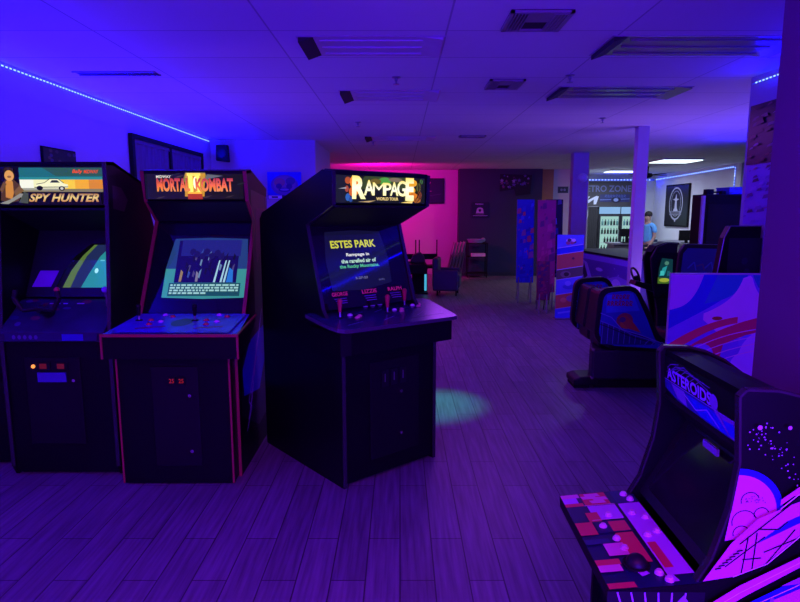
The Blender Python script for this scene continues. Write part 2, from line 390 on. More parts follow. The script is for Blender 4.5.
# ================================================================== LEFT WALL THINGS
t = thing('picture', 'small dark picture high on the left wall above the leftmost cabinet', 'picture', (-2.765, 4.98, 1.97))
M().box(-.005, .012, -.24, .24, 0, .13, MATTE).build('frame', t)
A = Art((.013, -.23, .01), (0, .46, 0), (0, 0, .11), (1, 0, 0)); A.r(0, 0, 1, 1, P('171018'))
for i in range(9): A.e(random.random(), random.random() * .8 + .1, .05, .12, P(random.choice(['5a4a3c', '4a3a66', '6b5a3a'])))
A.build('print', t)
# framed cloth banner
t = thing('wall_banner', 'large dark-edged cloth banner hung on the left wall', 'banner', (-2.765, 7.4, 1.7))
b = M(); b.box(0, .04, -1.12, 1.12, .64, .69, MATTE).box(0, .04, -1.12, -1.06, .0, .64, MATTE).box(0, .04, 1.06, 1.12, 0, .64, MATTE); b.build('frame', t)
b = M(); n = 60; z1, z0 = .64, 0
for i in range(n):
    ya, yb = -1.06 + 2.12 * i / n, -1.06 + 2.12 * (i + 1) / n
    xa, xb = .02 + .008 * math.sin(i * 1.3), .02 + .008 * math.sin((i + 1) * 1.3)
    b.poly([(xa, ya, z0), (xb, yb, z0), (xb, yb, z1), (xa, ya, z1)], FABW)
b.box(.014, .03, -1.06, 1.06, .6, .64, FABW); b.build('cloth', t)
M().box(.02, .035, -.09, -.03, .1, .64, MATTE).build('divider', t)
t = thing('loudspeaker', 'small black loudspeaker in the upper left corner of the room', 'speaker', (-2.55, 8.9, 2.42))
M().prism([(-.09, -.1), (.09, -.12), (.08, .12), (-.08, .12)], -.1, 0, MATTE, 'y').build('body', t, bevel=.01); M().cyl((0, -.1, 0), (0, -.112, 0), .06, None, VINYL, 16).build('cone', t)
M().box(-.02, .02, 0, .1, -.02, .02, MATTE).build('bracket', t)
# face poster
t = thing('poster', 'blue poster of a pale round mask face on the back wall', 'poster', (-1.7, 8.985, 1.78))
M().box(-.25, .25, -.005, .01, 0, .39, P('1a2ad0')).build('sheet', t)
A = Art((-.25, -.006, 0), (.5, 0, 0), (0, 0, .39), (0, -1, 0)); A.r(0, .14, 1, 1, P('1c2ee0'))
A.e(.5, .52, .4, .38, P('6a50a8')); A.e(.5, .55, .33, .3, P('8f6f9e')); A.e(.36, .62, .16, .16, P('b0707a')); A.e(.68, .66, .14, .14, P('4c5a86'))
A.e(.34, .48, .09, .1, P('3a2880')); A.e(.64, .47, .09, .1, P('3a2880')); A.e(.5, .34, .18, .08, P('2a2090')); A.e(.5, .35, .13, .04, P('8a86c8'))
A.r(0, 0, 1, .14, P('20204a')); A.r(.02, .01, .42, .13, P('f4f0ff')); A.r(.12, .04, .3, .1, P('302a50')); A.build('print', t)

# ================================================================== CABINET HELPERS
def side_panels(t, prof, W_, m, th=.02, trim=None, front=None, inset=0):
    for u in (0, W_ - th):
        M().prism(prof, u, u + th, m).build('side_panel', t)
        if trim: edge_strip(front, u - .001, u + th + .001, trim).build('edge_trim', t)
def slab_vz(a, b, th):  # profile of a plate between (v,z) points, thickness towards the rear
    dx, dz = b[0] - a[0], b[1] - a[1]; l = math.hypot(dx, dz); nx, nz = dz / l * th, -dx / l * th
    return [a, b, (b[0] + nx, b[1] + nz), (a[0] + nx, a[1] + nz)]
def joystick(parent, u, v, z, col, ball=False, h=.085):
    j = M().cyl((u, v, z), (u, v, z + .006), .022, .018, VINYL, 14).build('joystick', parent)
    s = M().cyl((u, v, z), (u, v, z + h * .5), .006, None, STEEL)
    if ball: s.ball((u, v, z + h * .75), .02, col, 12)
    else: s.cyl((u, v, z + h * .35), (u, v, z + h), .009, .015, col, 12).ball((u, v, z + h), .0155, col, 8)
    s.build('handle', j, smooth=False)
def button(parent, u, v, z, col, r=.014):
    b = M().cyl((u, v, z), (u, v, z + .006), r * 1.25, r * 1.15, col, 14).build('button', parent)
    M().cyl((u, v, z + .006), (u, v, z + .011), r * .85, r * .75, col, 14).build('plunger', b)

# ================================================================== ARCADE CABINET 1 (red trim, fighting game)
def cab_red():
    t = thing('arcade_cabinet', 'black arcade cabinet with red edge trim and a teal-framed screen', 'arcade cabinet', (-1.63, 3.35, 0))
    Wd = .665
    front = [(.12, 0), (.12, .8), (.30, .93), (.34, .965), (.685, 1.536), (.53, 1.665), (.49, 1.85)]
    prof = front + [(.62, 1.862), (1.05, 1.76), (1.05, 0)]
    side_panels(t, prof, Wd, BLACK, trim=RED, front=front)
    M().prism(slab_vz((.49, 1.853), (.62, 1.868), .02) , 0, Wd, BLACK).build('top_panel', t)
    M().prism([(.62, 1.85), (1.04, 1.75), (1.04, .02), (1.0, .02), (1.0, 1.72), (.62, 1.82)], .02, Wd - .02, BLACK).build('back_panel', t)
    fp = M().box(.0, .65, 0, .14, .012, .79, BLACK).build('front_panel', t)
    for u in (-.002, .644): M().box(u, u + .010, -.004, .006, .012, .8, RED).build('edge_trim', t)
    # coin door
    cd = M().box(.2, .47, -.008, 0, .12, .72, mat('coin_door_paint', (.006, .0055, .007), .55, spec=.2)).build('coin_door', t, bevel=.004)
    for u in (.297, .352):
        s = M().box(u, u + .045, -.016, -.008, .615, .66, MATTE).build('coin_slot', cd)
        Art((u + .004, -.0162, .619), (.037, 0, 0), (0, 0, .037), (0, -1, 0)).text('25', .1, .15, .9, .85, G('b02028', .6)).build('price_light', s)
    for u, z in ((.42, .55), (.418, .216)): M().cyl((u, -.008, z), (u, -.02, z), .012, .010, CHROME, 14).build('lock', cd)
    # control panel
    cpm = mat('control_overlay_blue', (.09, .06, .6), .35, var=.4, scale=14)
    a = [(-.02, -.11), (.735, -.11), (.69, .345), (.0, .345)]
    cp = M(); n0 = [(x, y, .79) for x, y in a]; n1 = [(x, y, .925 + (.04 if y > 0 else 0)) for x, y in a]
    for q in range(4): cp.poly([n0[q], n0[(q + 1) % 4], n1[(q + 1) % 4], n1[q]], BLACK)
    cp.poly(n0[::-1], BLACK); cp.poly(n1, cpm); cpo = cp.build('control_panel', t)
    e = M().box(-.024, .739, -.116, -.108, .915, .931, RED); e.build('edge_trim', t)
    for u in (-.024, .728): M().box(u, u + .011, -.116, -.105, .79, .917, RED).build('edge_trim', t)
    M().prism([(-.11, .927), (.345, .967), (.345, .957), (-.11, .917)], .725, .735, RED).build('edge_trim', t)
    z = lambda v: .9345 + .04 * (v + .11) / .455
    A = Art((.02, -.09, z(-.09)), (.66, 0, 0), (0, .41, .036)); A.r(0, 0, 1, 1, cpm)
    for (cx, cc) in ((.28, 'b03088'), (.78, 'b03088')):
        A.line([(cx - .2, .25), (cx - .05, .6), (cx + .12, .85)], .05, P('3848c8')); A.line([(cx - .12, .2), (cx + .12, .3)], .04, P('a02840'))
    A.e(.5, .5, .09, .2, P('2a2a70')); A.build('overlay_art', cpo)
    joystick(cpo, .08, .16, z(.16), BLACK); joystick(cpo, .412, .16, z(.16), BLACK)
    pk = mat('pink_button', (.75, .25, .8), .3); rd = mat('red_button', (.6, .03, .06), .3)
    for u0 in (.17, .50):
        button(cpo, u0 + .02, .28, z(.28), pk); button(cpo, u0 + .05, .13, z(.13), pk); button(cpo, u0 - .02, .16, z(.16), rd); button(cpo, u0 + .08, .24, z(.24), rd)
        button(cpo, u0 + .005, .07, z(.07), rd)
    # bezel + screen
    a0, a1 = Vector((0, .345, .968)), Vector((0, .68, 1.53)); up = (a1 - a0); Lb = up.length; ud = up.normalized(); nn = Vector((0, -ud.z, ud.y))
    M().prism(slab_vz((.36, .968), (.695, 1.53), .02), .02, Wd - .02, GLASSY).build('bezel', t)
    o = Vector((.118, .36, .968)) + ud * .105 + nn * .002
    A = Art(o, (.525, 0, 0), ud * .42, nn)
    f = [(0, 0), (1, 0), (1.02, .5), (1.0, 1.02), (.5, 1.05), (.06, 1.0), (.0, .5)]
    A.p([(0, 0), (.5, -.02), (1, 0), (1.0, .5), (0.97, 1.0), (.5, 1.02), (.06, 1.0), (.0, .5)], G('24407e', .9))
    A.p([(0, 0), (.5, -.02), (1, 0), (1.0, .48), (0.0, .48)], G('3f9a98', .85))
    A.r(.12, .245, .88, .97, G('1c1068', .6)); A.r(.16, .7, .9, .98, G('26288a', .75))
    rr = random.Random(2)
    for i in range(26):
        x = .16 + rr.random() * .68; y = .27 + rr.random() * .4
        A.p([(x, y), (x + .02, y - .02), (x + .035, y + .05 + rr.random() * .12), (x + .01, y + .1)], G(rr.choice(['101030', '3a50a8', '7090b8', '2a1a70', '181040', '504880']), .8))
    for x in (.6, .68, .72): A.p([(x, .25), (x + .025, .25), (x + .06, .62), (x + .045, .62)], G('a8d8e8', .9))
    A.p([(.76, .25), (.84, .25), (.83, .45), (.78, .5)], G('2a78d8', .9)); A.p([(.18, .26), (.21, .26), (.22, .42), (.19, .46)], G('b09060', .7)); A.p([(.38, .26), (.41, .26), (.41, .4), (.38, .44)], G('9088a8', .7))
    for i in range(7): A.e(.3 + i * .06 + rr.random() * .02, .68 + rr.random() * .12, .04, .06, G(rr.choice(['201868', '182060', '302078']), .7), 8)
    A.r(.07, .02, .94, .235, G('1d5560', .8))
    for r_ in range(4):
        x = .09; y = .185 - r_ * .046
        while x < (.9 if r_ < 3 else .5):
            w_ = .02 + rr.random() * .06; A.r(x, y, min(x + w_, .92), y + .028, G('a8ded8', .85)); x += w_ + .014
    A.build('screen', t)
    M().prism(slab_vz((.53, 1.668), (.69, 1.545), .015), .02, Wd - .02, mat('speaker_panel', (.012, .012, .014), .3)).build('speaker_panel', t)
    # marquee
    mq = M().prism([(.505, 1.675), (.495, 1.845), (.60, 1.845), (.60, 1.675)], .02, Wd - .02, BLACK).build('marquee', t)
    o = Vector((.024, .5035, 1.676)); A = Art(o, (Wd - .048, 0, 0), (0, -.010, .168), (0, -1, -.05))
    A.r(0, 0, 1, 1, G('14161c', .8))
    for i in range(16):
        x = rr.random(); y = rr.random() * .9; A.p([(x, y), (x + .05, y + .02), (x + .1, y + .1), (x + .03, y + .06)], G(rr.choice(['2c3438', '3c4a54', '1e262a', '4a4038']), .8))
    A.p([(.38, .62), (.66, .62), (.62, .98), (.42, .98)], G('8a7a30', 1)); A.p([(.4, .1), (.6, .1), (.62, .95), (.42, .95)], G('c89020', 1.1))
    A.r(.43, .0, .58, .2, G('b03810', 1)); A.p([(.62, .72), (.8, .86), (.64, .92)], G('6a7078', .9))
    for x in (.445, .515):
        A.p([(x, .25), (x + .045, .25), (x + .045, .9), (x, .9)], G('ffe060', 1.4)); A.r(x - .012, .86, x + .057, .96, G('ffe060', 1.2)); A.r(x - .012, .2, x + .057, .27, G('ffb030', 1.2))
    A.e(.515, .6, .02, .22, G('fff8c0', 1.6))
    A.text('MIDWAY', .12, .78, .27, .88, G('f0e8d8', 1)); A.build('marquee_print', mq)
    RG = ramp_glow('fire_letters', [(0, 'e89018'), (.45, 'f06a10'), (1, 'a82808')], 2, 1.1)
    kk = A.k + 2
    for w_, x0, x1 in (('MORTAL', .12, .46), ('KOMBAT', .515, .9)):
        B = Art(o, (Wd - .048, 0, 0), (0, -.010, .168), (0, -1, -.05)); B.k = kk; B.text(w_, x0, .28, x1, .78, RG, weight=.045); B.build('lettering', mq)
    # side art (right side)
    A = Art((Wd + .0005, .15, .02), (0, .88, 0), (0, 0, 1.72), (1, 0, 0))
    A.p([(.02, .2), (.5, .08), (.95, .1), (.95, .98), (.5, 1.0), (.5, .5), (.1, .4)], P('0c0818')); A.line([(.985, .02), (.985, .6), (.99, .98)], .006, P('c8a0c8'))
    A.p([(.1, .26), (.55, .22), (.8, .34), (.75, .46), (.3, .44), (.08, .36)], P('2030b8'))
    for k in range(7):
        y0 = .12 + k * .035; A.line([(.15 + .05 * k, y0), (.3 + .03 * k, y0 + .07), (.22 + .06 * k, y0 + .1), (.4 + .05 * k, y0 + .2)], .006, P('b080c8'))
    for k in range(12): A.line([(.62 + .03 * k, .72 + .01 * k), (.6 + .03 * k, .8), (.66 + .028 * k, .93)], .006, P('9a4a70'))
    A.build('side_art_or_reflection', t)
    return t
cab_red()

# ================================================================== ARCADE CABINET 2 (driving game, left)
def cab_drive():
    t = thing('arcade_cabinet', 'leftmost black driving cabinet with a sunset car marquee', 'arcade cabinet', (-2.37, 3.48, 0))
    Wd = .66
    front = [(0, .06), (0, .86), (.03, 1.1), (.085, 1.62), (.085, 1.885)]
    prof = [(.03, 0), (0, .06)] + front[1:] + [(.18, 1.89), (.58, 1.785), (.72, 1.5), (.8, .5), (.8, 0)]
    side_panels(t, prof, Wd, BLACK, trim=TRIM, front=front)
    M().prism([(.09, 1.885), (.18, 1.892), (.58, 1.787), (.58, 1.77), (.18, 1.87), (.09, 1.865)], .0, Wd, BLACK).build('top_panel', t)
    M().prism([(.57, 1.77), (.71, 1.5), (.79, .5), (.79, .02), (.77, .02), (.77, .5), (.69, 1.5), (.55, 1.76)], .02, Wd - .02, BLACK).build('back_panel', t)
    M().box(.02, Wd - .02, .012, .03, .02, .86, BLACK).build('front_panel', t)
    M().box(.03, Wd - .03, .05, .6, 0, .02, MATTE).build('base', t)
    cd = M().box(.13, .46, .004, .012, .2, .74, mat('coin_door_paint', (.006, .0055, .007), .55, spec=.2)).build('coin_door', t, bevel=.004)
    for u, c in ((.215, '8a1a2a'), (.32, '8a1a2a')):
        s = M().box(u, u + .07, -.004, .004, .665, .71, MATTE).build('coin_slot', cd); M().box(u + .008, u + .05, -.006, -.004, .672, .703, G(c, .35)).build('slot_light', s)
    M().ball((.182, .002, .685), .012, G('ff9040', 1.6), 8).build('coin_light', cd)
    M().box(.205, .375, -.004, .004, .59, .648, mat('blue_plate', (.06, .06, .30), .35)).build('coin_plate', cd)
    M().cyl((.42, .004, .6), (.42, -.008, .6), .009, None, CHROME).build('lock', cd)
    # control panel
    cp = M().prism([(-.03, .84), (-.045, .9), (.0, .93), (.2, 1.06), (.26, 1.06), (.26, .84)], .02, Wd - .02, mat('dash_overlay', (.025, .012, .05), .4, var=.6, scale=12)).build('control_panel', t, bevel=.008)
    A = Art((.05, .0, .9315), (Wd - .1, 0, 0), (0, .2, .13))
    for i in range(12): A.e(random.random(), random.random(), .025 + random.random() * .03, .04 + random.random() * .05, P(random.choice(['3a2a70', '50307a', '702040', '28205a'])), 10)
    A.r(.30, .8, .42, .84, P('b0a0d0')); A.r(.45, .8, .5, .84, P('c0b0e0')); A.r(.60, .8, .68, .84, P('b0a0d0')); A.build('overlay_art', cp)
    A = Art((.06, -.046, .85), (Wd - .12, 0, 0), (0, 0, .045), (0, -1, 0)); A.r(0, 0, 1, 1, P('1a1448')); A.r(.62, .05, .85, .9, P('2a24a0'))
    for i in range(5): A.e(.1 + .06 * i, .5, .02, .3, P('5a5080'), 8)
    A.build('lower_strip', cp)
    # steering yoke
    y = M().cyl((.26, .1, .98), (.26, -.02, 1.04), .03, .025, VINYL, 14).build('steering_yoke', t)
    for s_ in (-1, 1):
        g = M().tube([(.26, -.02, 1.04), (.26 + s_ * .09, -.03, 1.03), (.26 + s_ * .13, -.035, 1.1), (.26 + s_ * .12, -.03, 1.15)], .014, VINYL, 10); g.build('grip', y)
    M().ball((.26 + .12, -.03, 1.15), .016, mat('red_button', (.6, .03, .06), .3), 10).build('trigger', y)
    M().cyl((.58, .15, 1.02), (.58, .13, 1.12), .008, None, STEEL).ball((.58, .13, 1.13), .02, mat('purple_knob', (.3, .15, .6), .3)).build('gear_lever', t)
    # bezel and screen
    a0, a1 = Vector((0, .25, 1.07)), Vector((0, .47, 1.50)); ud = (a1 - a0).normalized(); nn = Vector((0, -ud.z, ud.y)); Lb = (a1 - a0).length
    M().prism(slab_vz((.25, 1.07), (.47, 1.5), .02), .02, Wd - .02, mat('bezel_black', (.01, .009, .012), .45)).build('bezel', t)
    o = Vector((.2, .25, 1.07)) + ud * .06 + nn * .002
    A = Art(o, (.35, 0, 0), ud * .30, nn)
    A.p([(0, 0), (1.0, 0), (1, .02), (1, 1), (.5, 1), (.25, .72), (.1, .4)], G('0a0a12', .5))
    A.p([(.12, 0), (.97, 0), (1.0, .05), (.98, .3), (.9, .98), (.56, .98), (.38, .72), (.22, .38)], G('5f7d3c', .8))
    A.p([(.26, 0), (.97, 0), (1.0, .05), (.98, .3), (.9, .98), (.62, .98), (.46, .72), (.34, .36)], G('243060', .8))
    A.p([(.45, 0), (.97, 0), (1.0, .05), (.98, .3), (.9, .98), (.88, .97), (.7, .7), (.55, .3)], G('2a8f98', .95))
    A.p([(.9, 0), (.97, 0), (1.0, .06), (.985, .3), (.95, .16)], G('b8b830', .9))
    A.e(.68, .38, .035, .06, G('a0e8e8', 1.1), 10); A.r(.72, .6, .8, .63, G('60c0c8', 1)); A.build('screen', t)
    A = Art(Vector((.04, .25, 1.07)) + ud * .065 + nn * .002, (.16, 0, 0), ud * .11, nn)
    A.p([(.05, 0), (.8, 0), (1, 1), (.25, 1)], mat('purple_patch', (.30, .05, .50), .4)); A.build('bezel_patch', t)  # flat purple patch at the lower left of the bezel
    M().prism(slab_vz((.095, 1.62), (.46, 1.49), .015), .02, Wd - .02, MATTE).build('speaker_panel', t)
    # marquee
    mq = M().box(.02, Wd - .02, .095, .2, 1.635, 1.865, BLACK).build('marquee', t)
    o = Vector((.022, .094, 1.637)); w_ = Wd - .044; A = Art(o, (w_, 0, 0), (0, 0, .222), (0, -1, 0))
    A.r(0, 0, 1, 1, G('0a0a10', .6)); A.r(.2, .72, .99, .97, G('1f6f78', .95)); A.p([(.55, .75), (.99, .75), (.99, .97), (.42, .97)], G('2d5c50', .9))
    cols = ['f4f4e0', 'f0eeb8', 'f0dc80', 'f4c838', 'f0a820', 'd88418']
    for i in range(18):
        A.r(.2 + .79 * i / 18, .42, .2 + .79 * (i + 1) / 18, .68, G(cols[min(5, i // 3)], 1.05))
    A.r(.2, .34, .99, .42, G('8a8058', .9)); A.r(.2, .66, .99, .72, G('2a8c90', 1)); A.r(.2, .38, .6, .44, G('a8a890', .9))
    # car
    A.p([(.34, .46), (.36, .54), (.44, .57), (.49, .67), (.57, .67), (.62, .56), (.66, .53), (.66, .45), (.6, .43), (.38, .43)], G('f0eec0', 1.1))
    A.p([(.49, .58), (.51, .645), (.56, .645), (.585, .58)], G('303828', .8)); A.line([(.34, .46), (.66, .47)], .02, G('303020', .7)); A.line([(.36, .54), (.44, .58), (.49, .68), (.57, .68), (.62, .57)], .015, G('202020', .6))
    A.e(.39, .44, .03, .06, G('181818', .6)); A.e(.6, .43, .03, .06, G('181818', .6)); A.e(.6, .43, .015, .035, G('d0d0c0', 1))
    # man in gold with a pistol
    A.p([(.01, .12), (.03, .5), (.07, .66), (.15, .66), (.21, .5), (.22, .3), (.18, .1), (.08, .06)], G('5a3a18', .8))
    A.p([(.06, .2), (.07, .6), (.11, .7), (.14, .6), (.14, .3), (.12, .15)], G('d08830', 1)); A.e(.11, .76, .045, .14, G('e0a050', 1)); A.e(.11, .73, .02, .03, G('a06828', .8), 8)
    A.p([(.065, .84), (.08, .9), (.14, .9), (.15, .84), (.155, .93), (.12, .98), (.08, .97), (.06, .92)], G('3a2410', .7)); A.p([(.14, .35), (.2, .5), (.24, .38), (.16, .2)], G('8a6430', .8)); A.p([(.03, .3), (.08, .55), (.05, .6), (.01, .4)], G('7a5428', .8))
    A.p([(.0, .04), (.1, .14), (.2, .3), (.27, .28), (.26, .12), (.2, .2), (.08, .02)], G('a0a090', .8)); A.p([(.18, .06), (.24, .34), (.28, .3), (.27, .04)], G('505848', .8))
    A.text('Bally', .71, .8, .81, .92, G('e84820', 1.2), shear=.3); A.text('MIDWAY', .82, .82, .96, .91, G('e84820', 1.1), shear=.2)
    A.r(.28, .02, .97, .32, G('141008', .5)); A.build('marquee_print', mq)
    GL = ramp_glow('gold_letters', [(0, 'c07818'), (.5, 'f0d070'), (1, 'a06810')], 2, 1)
    B = Art(o, (w_, 0, 0), (0, 0, .222), (0, -1, 0)); B.k = A.k + 2; B.text('SPY HUNTER', .28, .08, .95, .3, GL, shear=.35, weight=.035); B.build('lettering', mq)
    A = Art((Wd + .0005, .1, 1.4), (0, .4, 0), (0, 0, .36), (1, 0, 0)); A.p([(.1, .6), (.45, .55), (.6, .75), (.4, .95), (.12, .98)], P('3a1626')); A.build('side_art_or_reflection', t)  # reddish smudge: a reflection painted onto the glossy side panel
    return t
cab_drive()

t = thing('arcade_cabinet', 'plain black cabinet at the left edge of the frame, next to the driving cabinet', 'arcade cabinet', (-2.75, 3.62, 0))
pr = [(0, 0), (0, .85), (-.04, .9), (.25, 1.1), (.35, 1.5), (.1, 1.62), (.1, 1.8), (.75, 1.7), (.78, 0)]
for u in (0, .34): M().prism(pr, u, u + .02, BLACK).build('side_panel', t)
M().prism([(.02, .02), (.02, .84), (.27, 1.1), (.37, 1.5), (.12, 1.64), (.12, 1.78), (.74, 1.68), (.76, .02)], .02, .34, BLACK).build('body', t)
M().prism(slab_vz((.085, 1.64), (.085, 1.78), .02), .03, .33, mat('unlit_marquee', (.05, .03, .09), .4)).build('marquee', t)

# ================================================================== ARCADE CABINET 3 (middle, angled)
def cab_mid():
    t = thing('arcade_cabinet', 'angled black arcade cabinet in the middle with a yellow-lettered marquee', 'arcade cabinet', (-.319, 3.283, 0), R(40))
    Wd = .725
    front = [(.012, 0), (.012, .82), (.15, .96), (.21, 1.03), (.365, 1.52), (.087, 1.635), (.08, 1.82)]
    prof = front + [(.18, 1.832), (.915, 1.592), (.95, 1.55), (.95, 0)]
    side_panels(t, prof, Wd, BLACK, trim=TRIM, front=front)
    M().prism([(.08, 1.825), (.18, 1.837), (.93, 1.59), (.92, 1.57), (.18, 1.815), (.08, 1.80)], 0.02, Wd - .02, BLACK).build('top_panel', t)
    M().box(.02, Wd - .02, .92, .94, .02, 1.57, BLACK).build('back_panel', t)
    M().box(.02, Wd - .02, .02, .04, .02, .84, BLACK).build('front_panel', t)
    cd = M().box(.2, .58, .012, .02, .12, .72, mat('coin_door_paint', (.006, .0055, .007), .55, spec=.2)).build('coin_door', t, bevel=.004)
    for z in (.511, .246): M().cyl((.428, .012, z), (.428, -.002, z), .012, .010, CHROME, 14).build('lock', cd)
    for i, u in enumerate((.28, .35, .42)):
        s = M().box(u, u + .05, .004, .012, .56, .66, VINYL).build('coin_slot', cd); M().box(u + .02, u + .027, .002, .004, .59, .64, STEEL).build('slot_plate', s)
        # control panel
    pts = [(-.06, .30), (-.065, .06), (-.05, -.02), (-.02, -.05), (.02, -.06), (.76, -.105), (.80, -.10), (.82, -.06), (.91, .28), (.90, .32), (.84, .33)]
    zf = lambda v: .957 + .043 * (v + .05) / .33
    cpm = mat('control_overlay_violet', (.03, .025, .13), .22, var=.3, scale=8)
    cp = M(); top = [(u, v, zf(v)) for u, v in pts]; bot = [(u, v, z_ - .022) for u, v, z_ in top]
    cp.poly(top, cpm); cp.poly(bot[::-1], BLACK)
    for q in range(len(pts)): cp.poly([bot[q], bot[(q + 1) % len(pts)], top[(q + 1) % len(pts)], top[q]], mat('pale_edge', (.06, .05, .08), .35))
    cpo = cp.build('control_panel', t)
    bx = [(-.04, .28), (-.03, -.02), (.03, -.04), (.77, -.085), (.79, -.05), (.87, .28)]
    M().prism(bx, .80, .93, BLACK, 'z').build('control_box', t)
    z = lambda v: zf(v) + .0005
    redj = mat('red_stick', (.55, .02, .05), .3); wb = mat('white_button', (.8, .7, .75), .3); pb = mat('peach_button', (.85, .35, .3), .3)
    for u, v in ((.085, .15), (.42, .125), (.635, .215)): joystick(cpo, u, v, z(v), redj, h=.1)
    for u, v, m in ((.17, .17, wb), (.18, .11, pb), (.215, .135, pb), (.383, .30, wb), (.44, .30, wb), (.498, .30, wb), (.505, .16, wb), (.53, .12, pb), (.56, .155, pb), (.69, .2, wb), (.715, .17, pb), (.745, .2, pb)):
        button(cpo, u, v, z(v), m, .013)
    A = Art((.02, -.02, z(-.02)), (.75, 0, 0), (0, .3, .3 * .043 / .33)); A.r(0, 0, 1, 1, cpm)
    for i in range(3): A.line([(.03 + .35 * i, .1), (.2 + .33 * i, .2 + .05 * i)], .01, P('8a6a9a')); A.line([(.25 + .2 * i, .65), (.36 + .2 * i, .75)], .008, P('6a4a8a'))
    A.build('overlay_art', cpo)
    # bezel, screen and glass
    ud = (Vector((0, .365, 1.52)) - Vector((0, .21, 1.03))).normalized(); nn = Vector((0, -ud.z, ud.y))
    M().prism(slab_vz((.215, 1.025), (.37, 1.52), .02), .02, Wd - .02, GLASSY).build('bezel', t)
    base = Vector((0, .215, 1.025)) + nn * .0015
    A = Art(base + Vector((.10, 0, 0)) + ud * .11, (.46, 0, 0), ud * .37, nn)
    A.p([(0, 0), (.5, -.03), (1, .06), (1.02, .5), (.95, .97), (.5, 1.0), (.04, .98), (-.02, .5)], G('14123c', .8))
    gt = G('d8d83c', .9)
    A.text('ESTES PARK', .1, .70, .84, .83, gt, weight=.03)
    A.text('Rampage in', .32, .54, .70, .61, G('e8e8e0', .95), weight=.03); A.text('the rarefied air of', .22, .44, .80, .51, G('c0e8c8', .9), weight=.03)
    A.text('the Rocky Mountains.', .18, .34, .84, .415, G('58c088', .9), weight=.03)
    A.text('5-27-23', .40, .16, .6, .2, G('8a88b0', .7)); A.text('(x3)', .78, .1, .88, .14, G('6a68a0', .6)); A.build('screen', t)
    rl = mat('red_lettering', (.75, .03, .12), .4, emit=(.6, .02, .08), strength=.25)
    for w_, u in (('GEORGE', .05), ('LIZZIE', .42), ('RALPH', .76)):
        A = Art(base + Vector((.06, 0, 0)) + ud * .01, (.6, 0, 0), ud * .1, nn)
        A.text(w_, u, .66, u + .19, .9, rl)
        for k in range(3): A.r(u + .02 + .01 * k, .48 - k * .14, u + .17, .52 - k * .14, P('8a6aa8'))
        A.build('instruction_print', t)
    M().prism(slab_vz((.095, 1.635), (.37, 1.525), .015), .02, Wd - .02, MATTE).build('speaker_panel', t)
    # marquee
    mq = M().prism([(.095, 1.642), (.09, 1.815), (.2, 1.815), (.2, 1.642)], .02, Wd - .02, BLACK).build('marquee', t)
    o = Vector((.03, .0935, 1.648)); wv = (Wd - .06, 0, 0); hv = (0, -.004, .155); nv = (0, -1, -.03)
    A = Art(o, wv, hv, nv)
    A.r(0, 0, 1, 1, G('1a1c14', .8)); A.r(.0, 0, .1, 1, G('20222c', .8))
    A.p([(.2, .5), (.85, .5), (.8, .98), (.3, .98)], G('3c4a20', .9)); A.e(.52, .82, .07, .14, G('50a040', 1)); A.e(.42, .8, .06, .1, G('706020', 1)); A.e(.64, .88, .08, .08, G('80705a', 1))
    # orange and blue hands at both ends
    for (x, y, rx, ry, c) in ((.12, .8, .03, .13, 'b05020'), (.17, .75, .03, .2, 'f08820'), (.2, .55, .04, .3, 'e88020'), (.11, .5, .02, .12, 'a04830'), (.12, .2, .025, .14, '3060b0'), (.15, .12, .02, .1, '284890'), (.16, .4, .03, .16, 'd06020')): A.e(x, y, rx, ry, G(c, 1.1), 10)
    for (x, y, rx, ry, c) in ((.84, .78, .06, .15, 'e8a020'), (.83, .5, .05, .14, 'f0b030'), (.85, .25, .06, .18, 'd87818'), (.92, .6, .03, .2, '5a5a28'), (.93, .3, .03, .2, '904818'), (.9, .12, .05, .1, 'a86018'), (.95, .85, .02, .1, '406838')): A.e(x, y, rx, ry, G(c, 1.1), 10)
    for i in range(10): A.line([(.86 + random.random() * .1, random.random()), (.88 + random.random() * .1, random.random())], .03, G('302010', .6))
    A.p([(.02, .5), (.1, .56), (.1, .5)], G('a0a0a8', 1)); A.p([(.22, .04), (.42, .1), (.34, .02)], G('c8a870', 1)); A.p([(.7, .02), (.85, .12), (.84, .0)], G('f0d070', 1.1)); A.build('marquee_print', mq)
    YG = ramp_glow('pale_yellow_letters', [(0, 'fff4a0'), (.5, 'fffbd8'), (1, 'f0d860')], 2, 1.25)
    kk = A.k + 2
    xs = [(.16, .14, .98, 'R'), (.285, .28, .84, 'A'), (.38, .28, .76, 'M'), (.505, .28, .76, 'P'), (.575, .28, .80, 'A'), (.655, .26, .86, 'G'), (.755, .1, .98, 'E')]
    wd = [.145, .11, .135, .085, .095, .105, .10]
    for (x, y0, y1, ch), w_ in zip(xs, wd):
        B = Art(o, wv, hv, nv); B.k = kk; kk += 1; B.text(ch, x, y0, x + w_, y1, YG, weight=.05 if ch in 'RE' else .0 if ch == 'M' else .02); B.build('letter', mq)
    B = Art(o, wv, hv, nv); B.k = kk; B.text('WORLD TOUR', .42, .1, .67, .22, G('f0d080', 1.1), weight=.03); B.build('small_lettering', mq)
    return t
cab_mid()

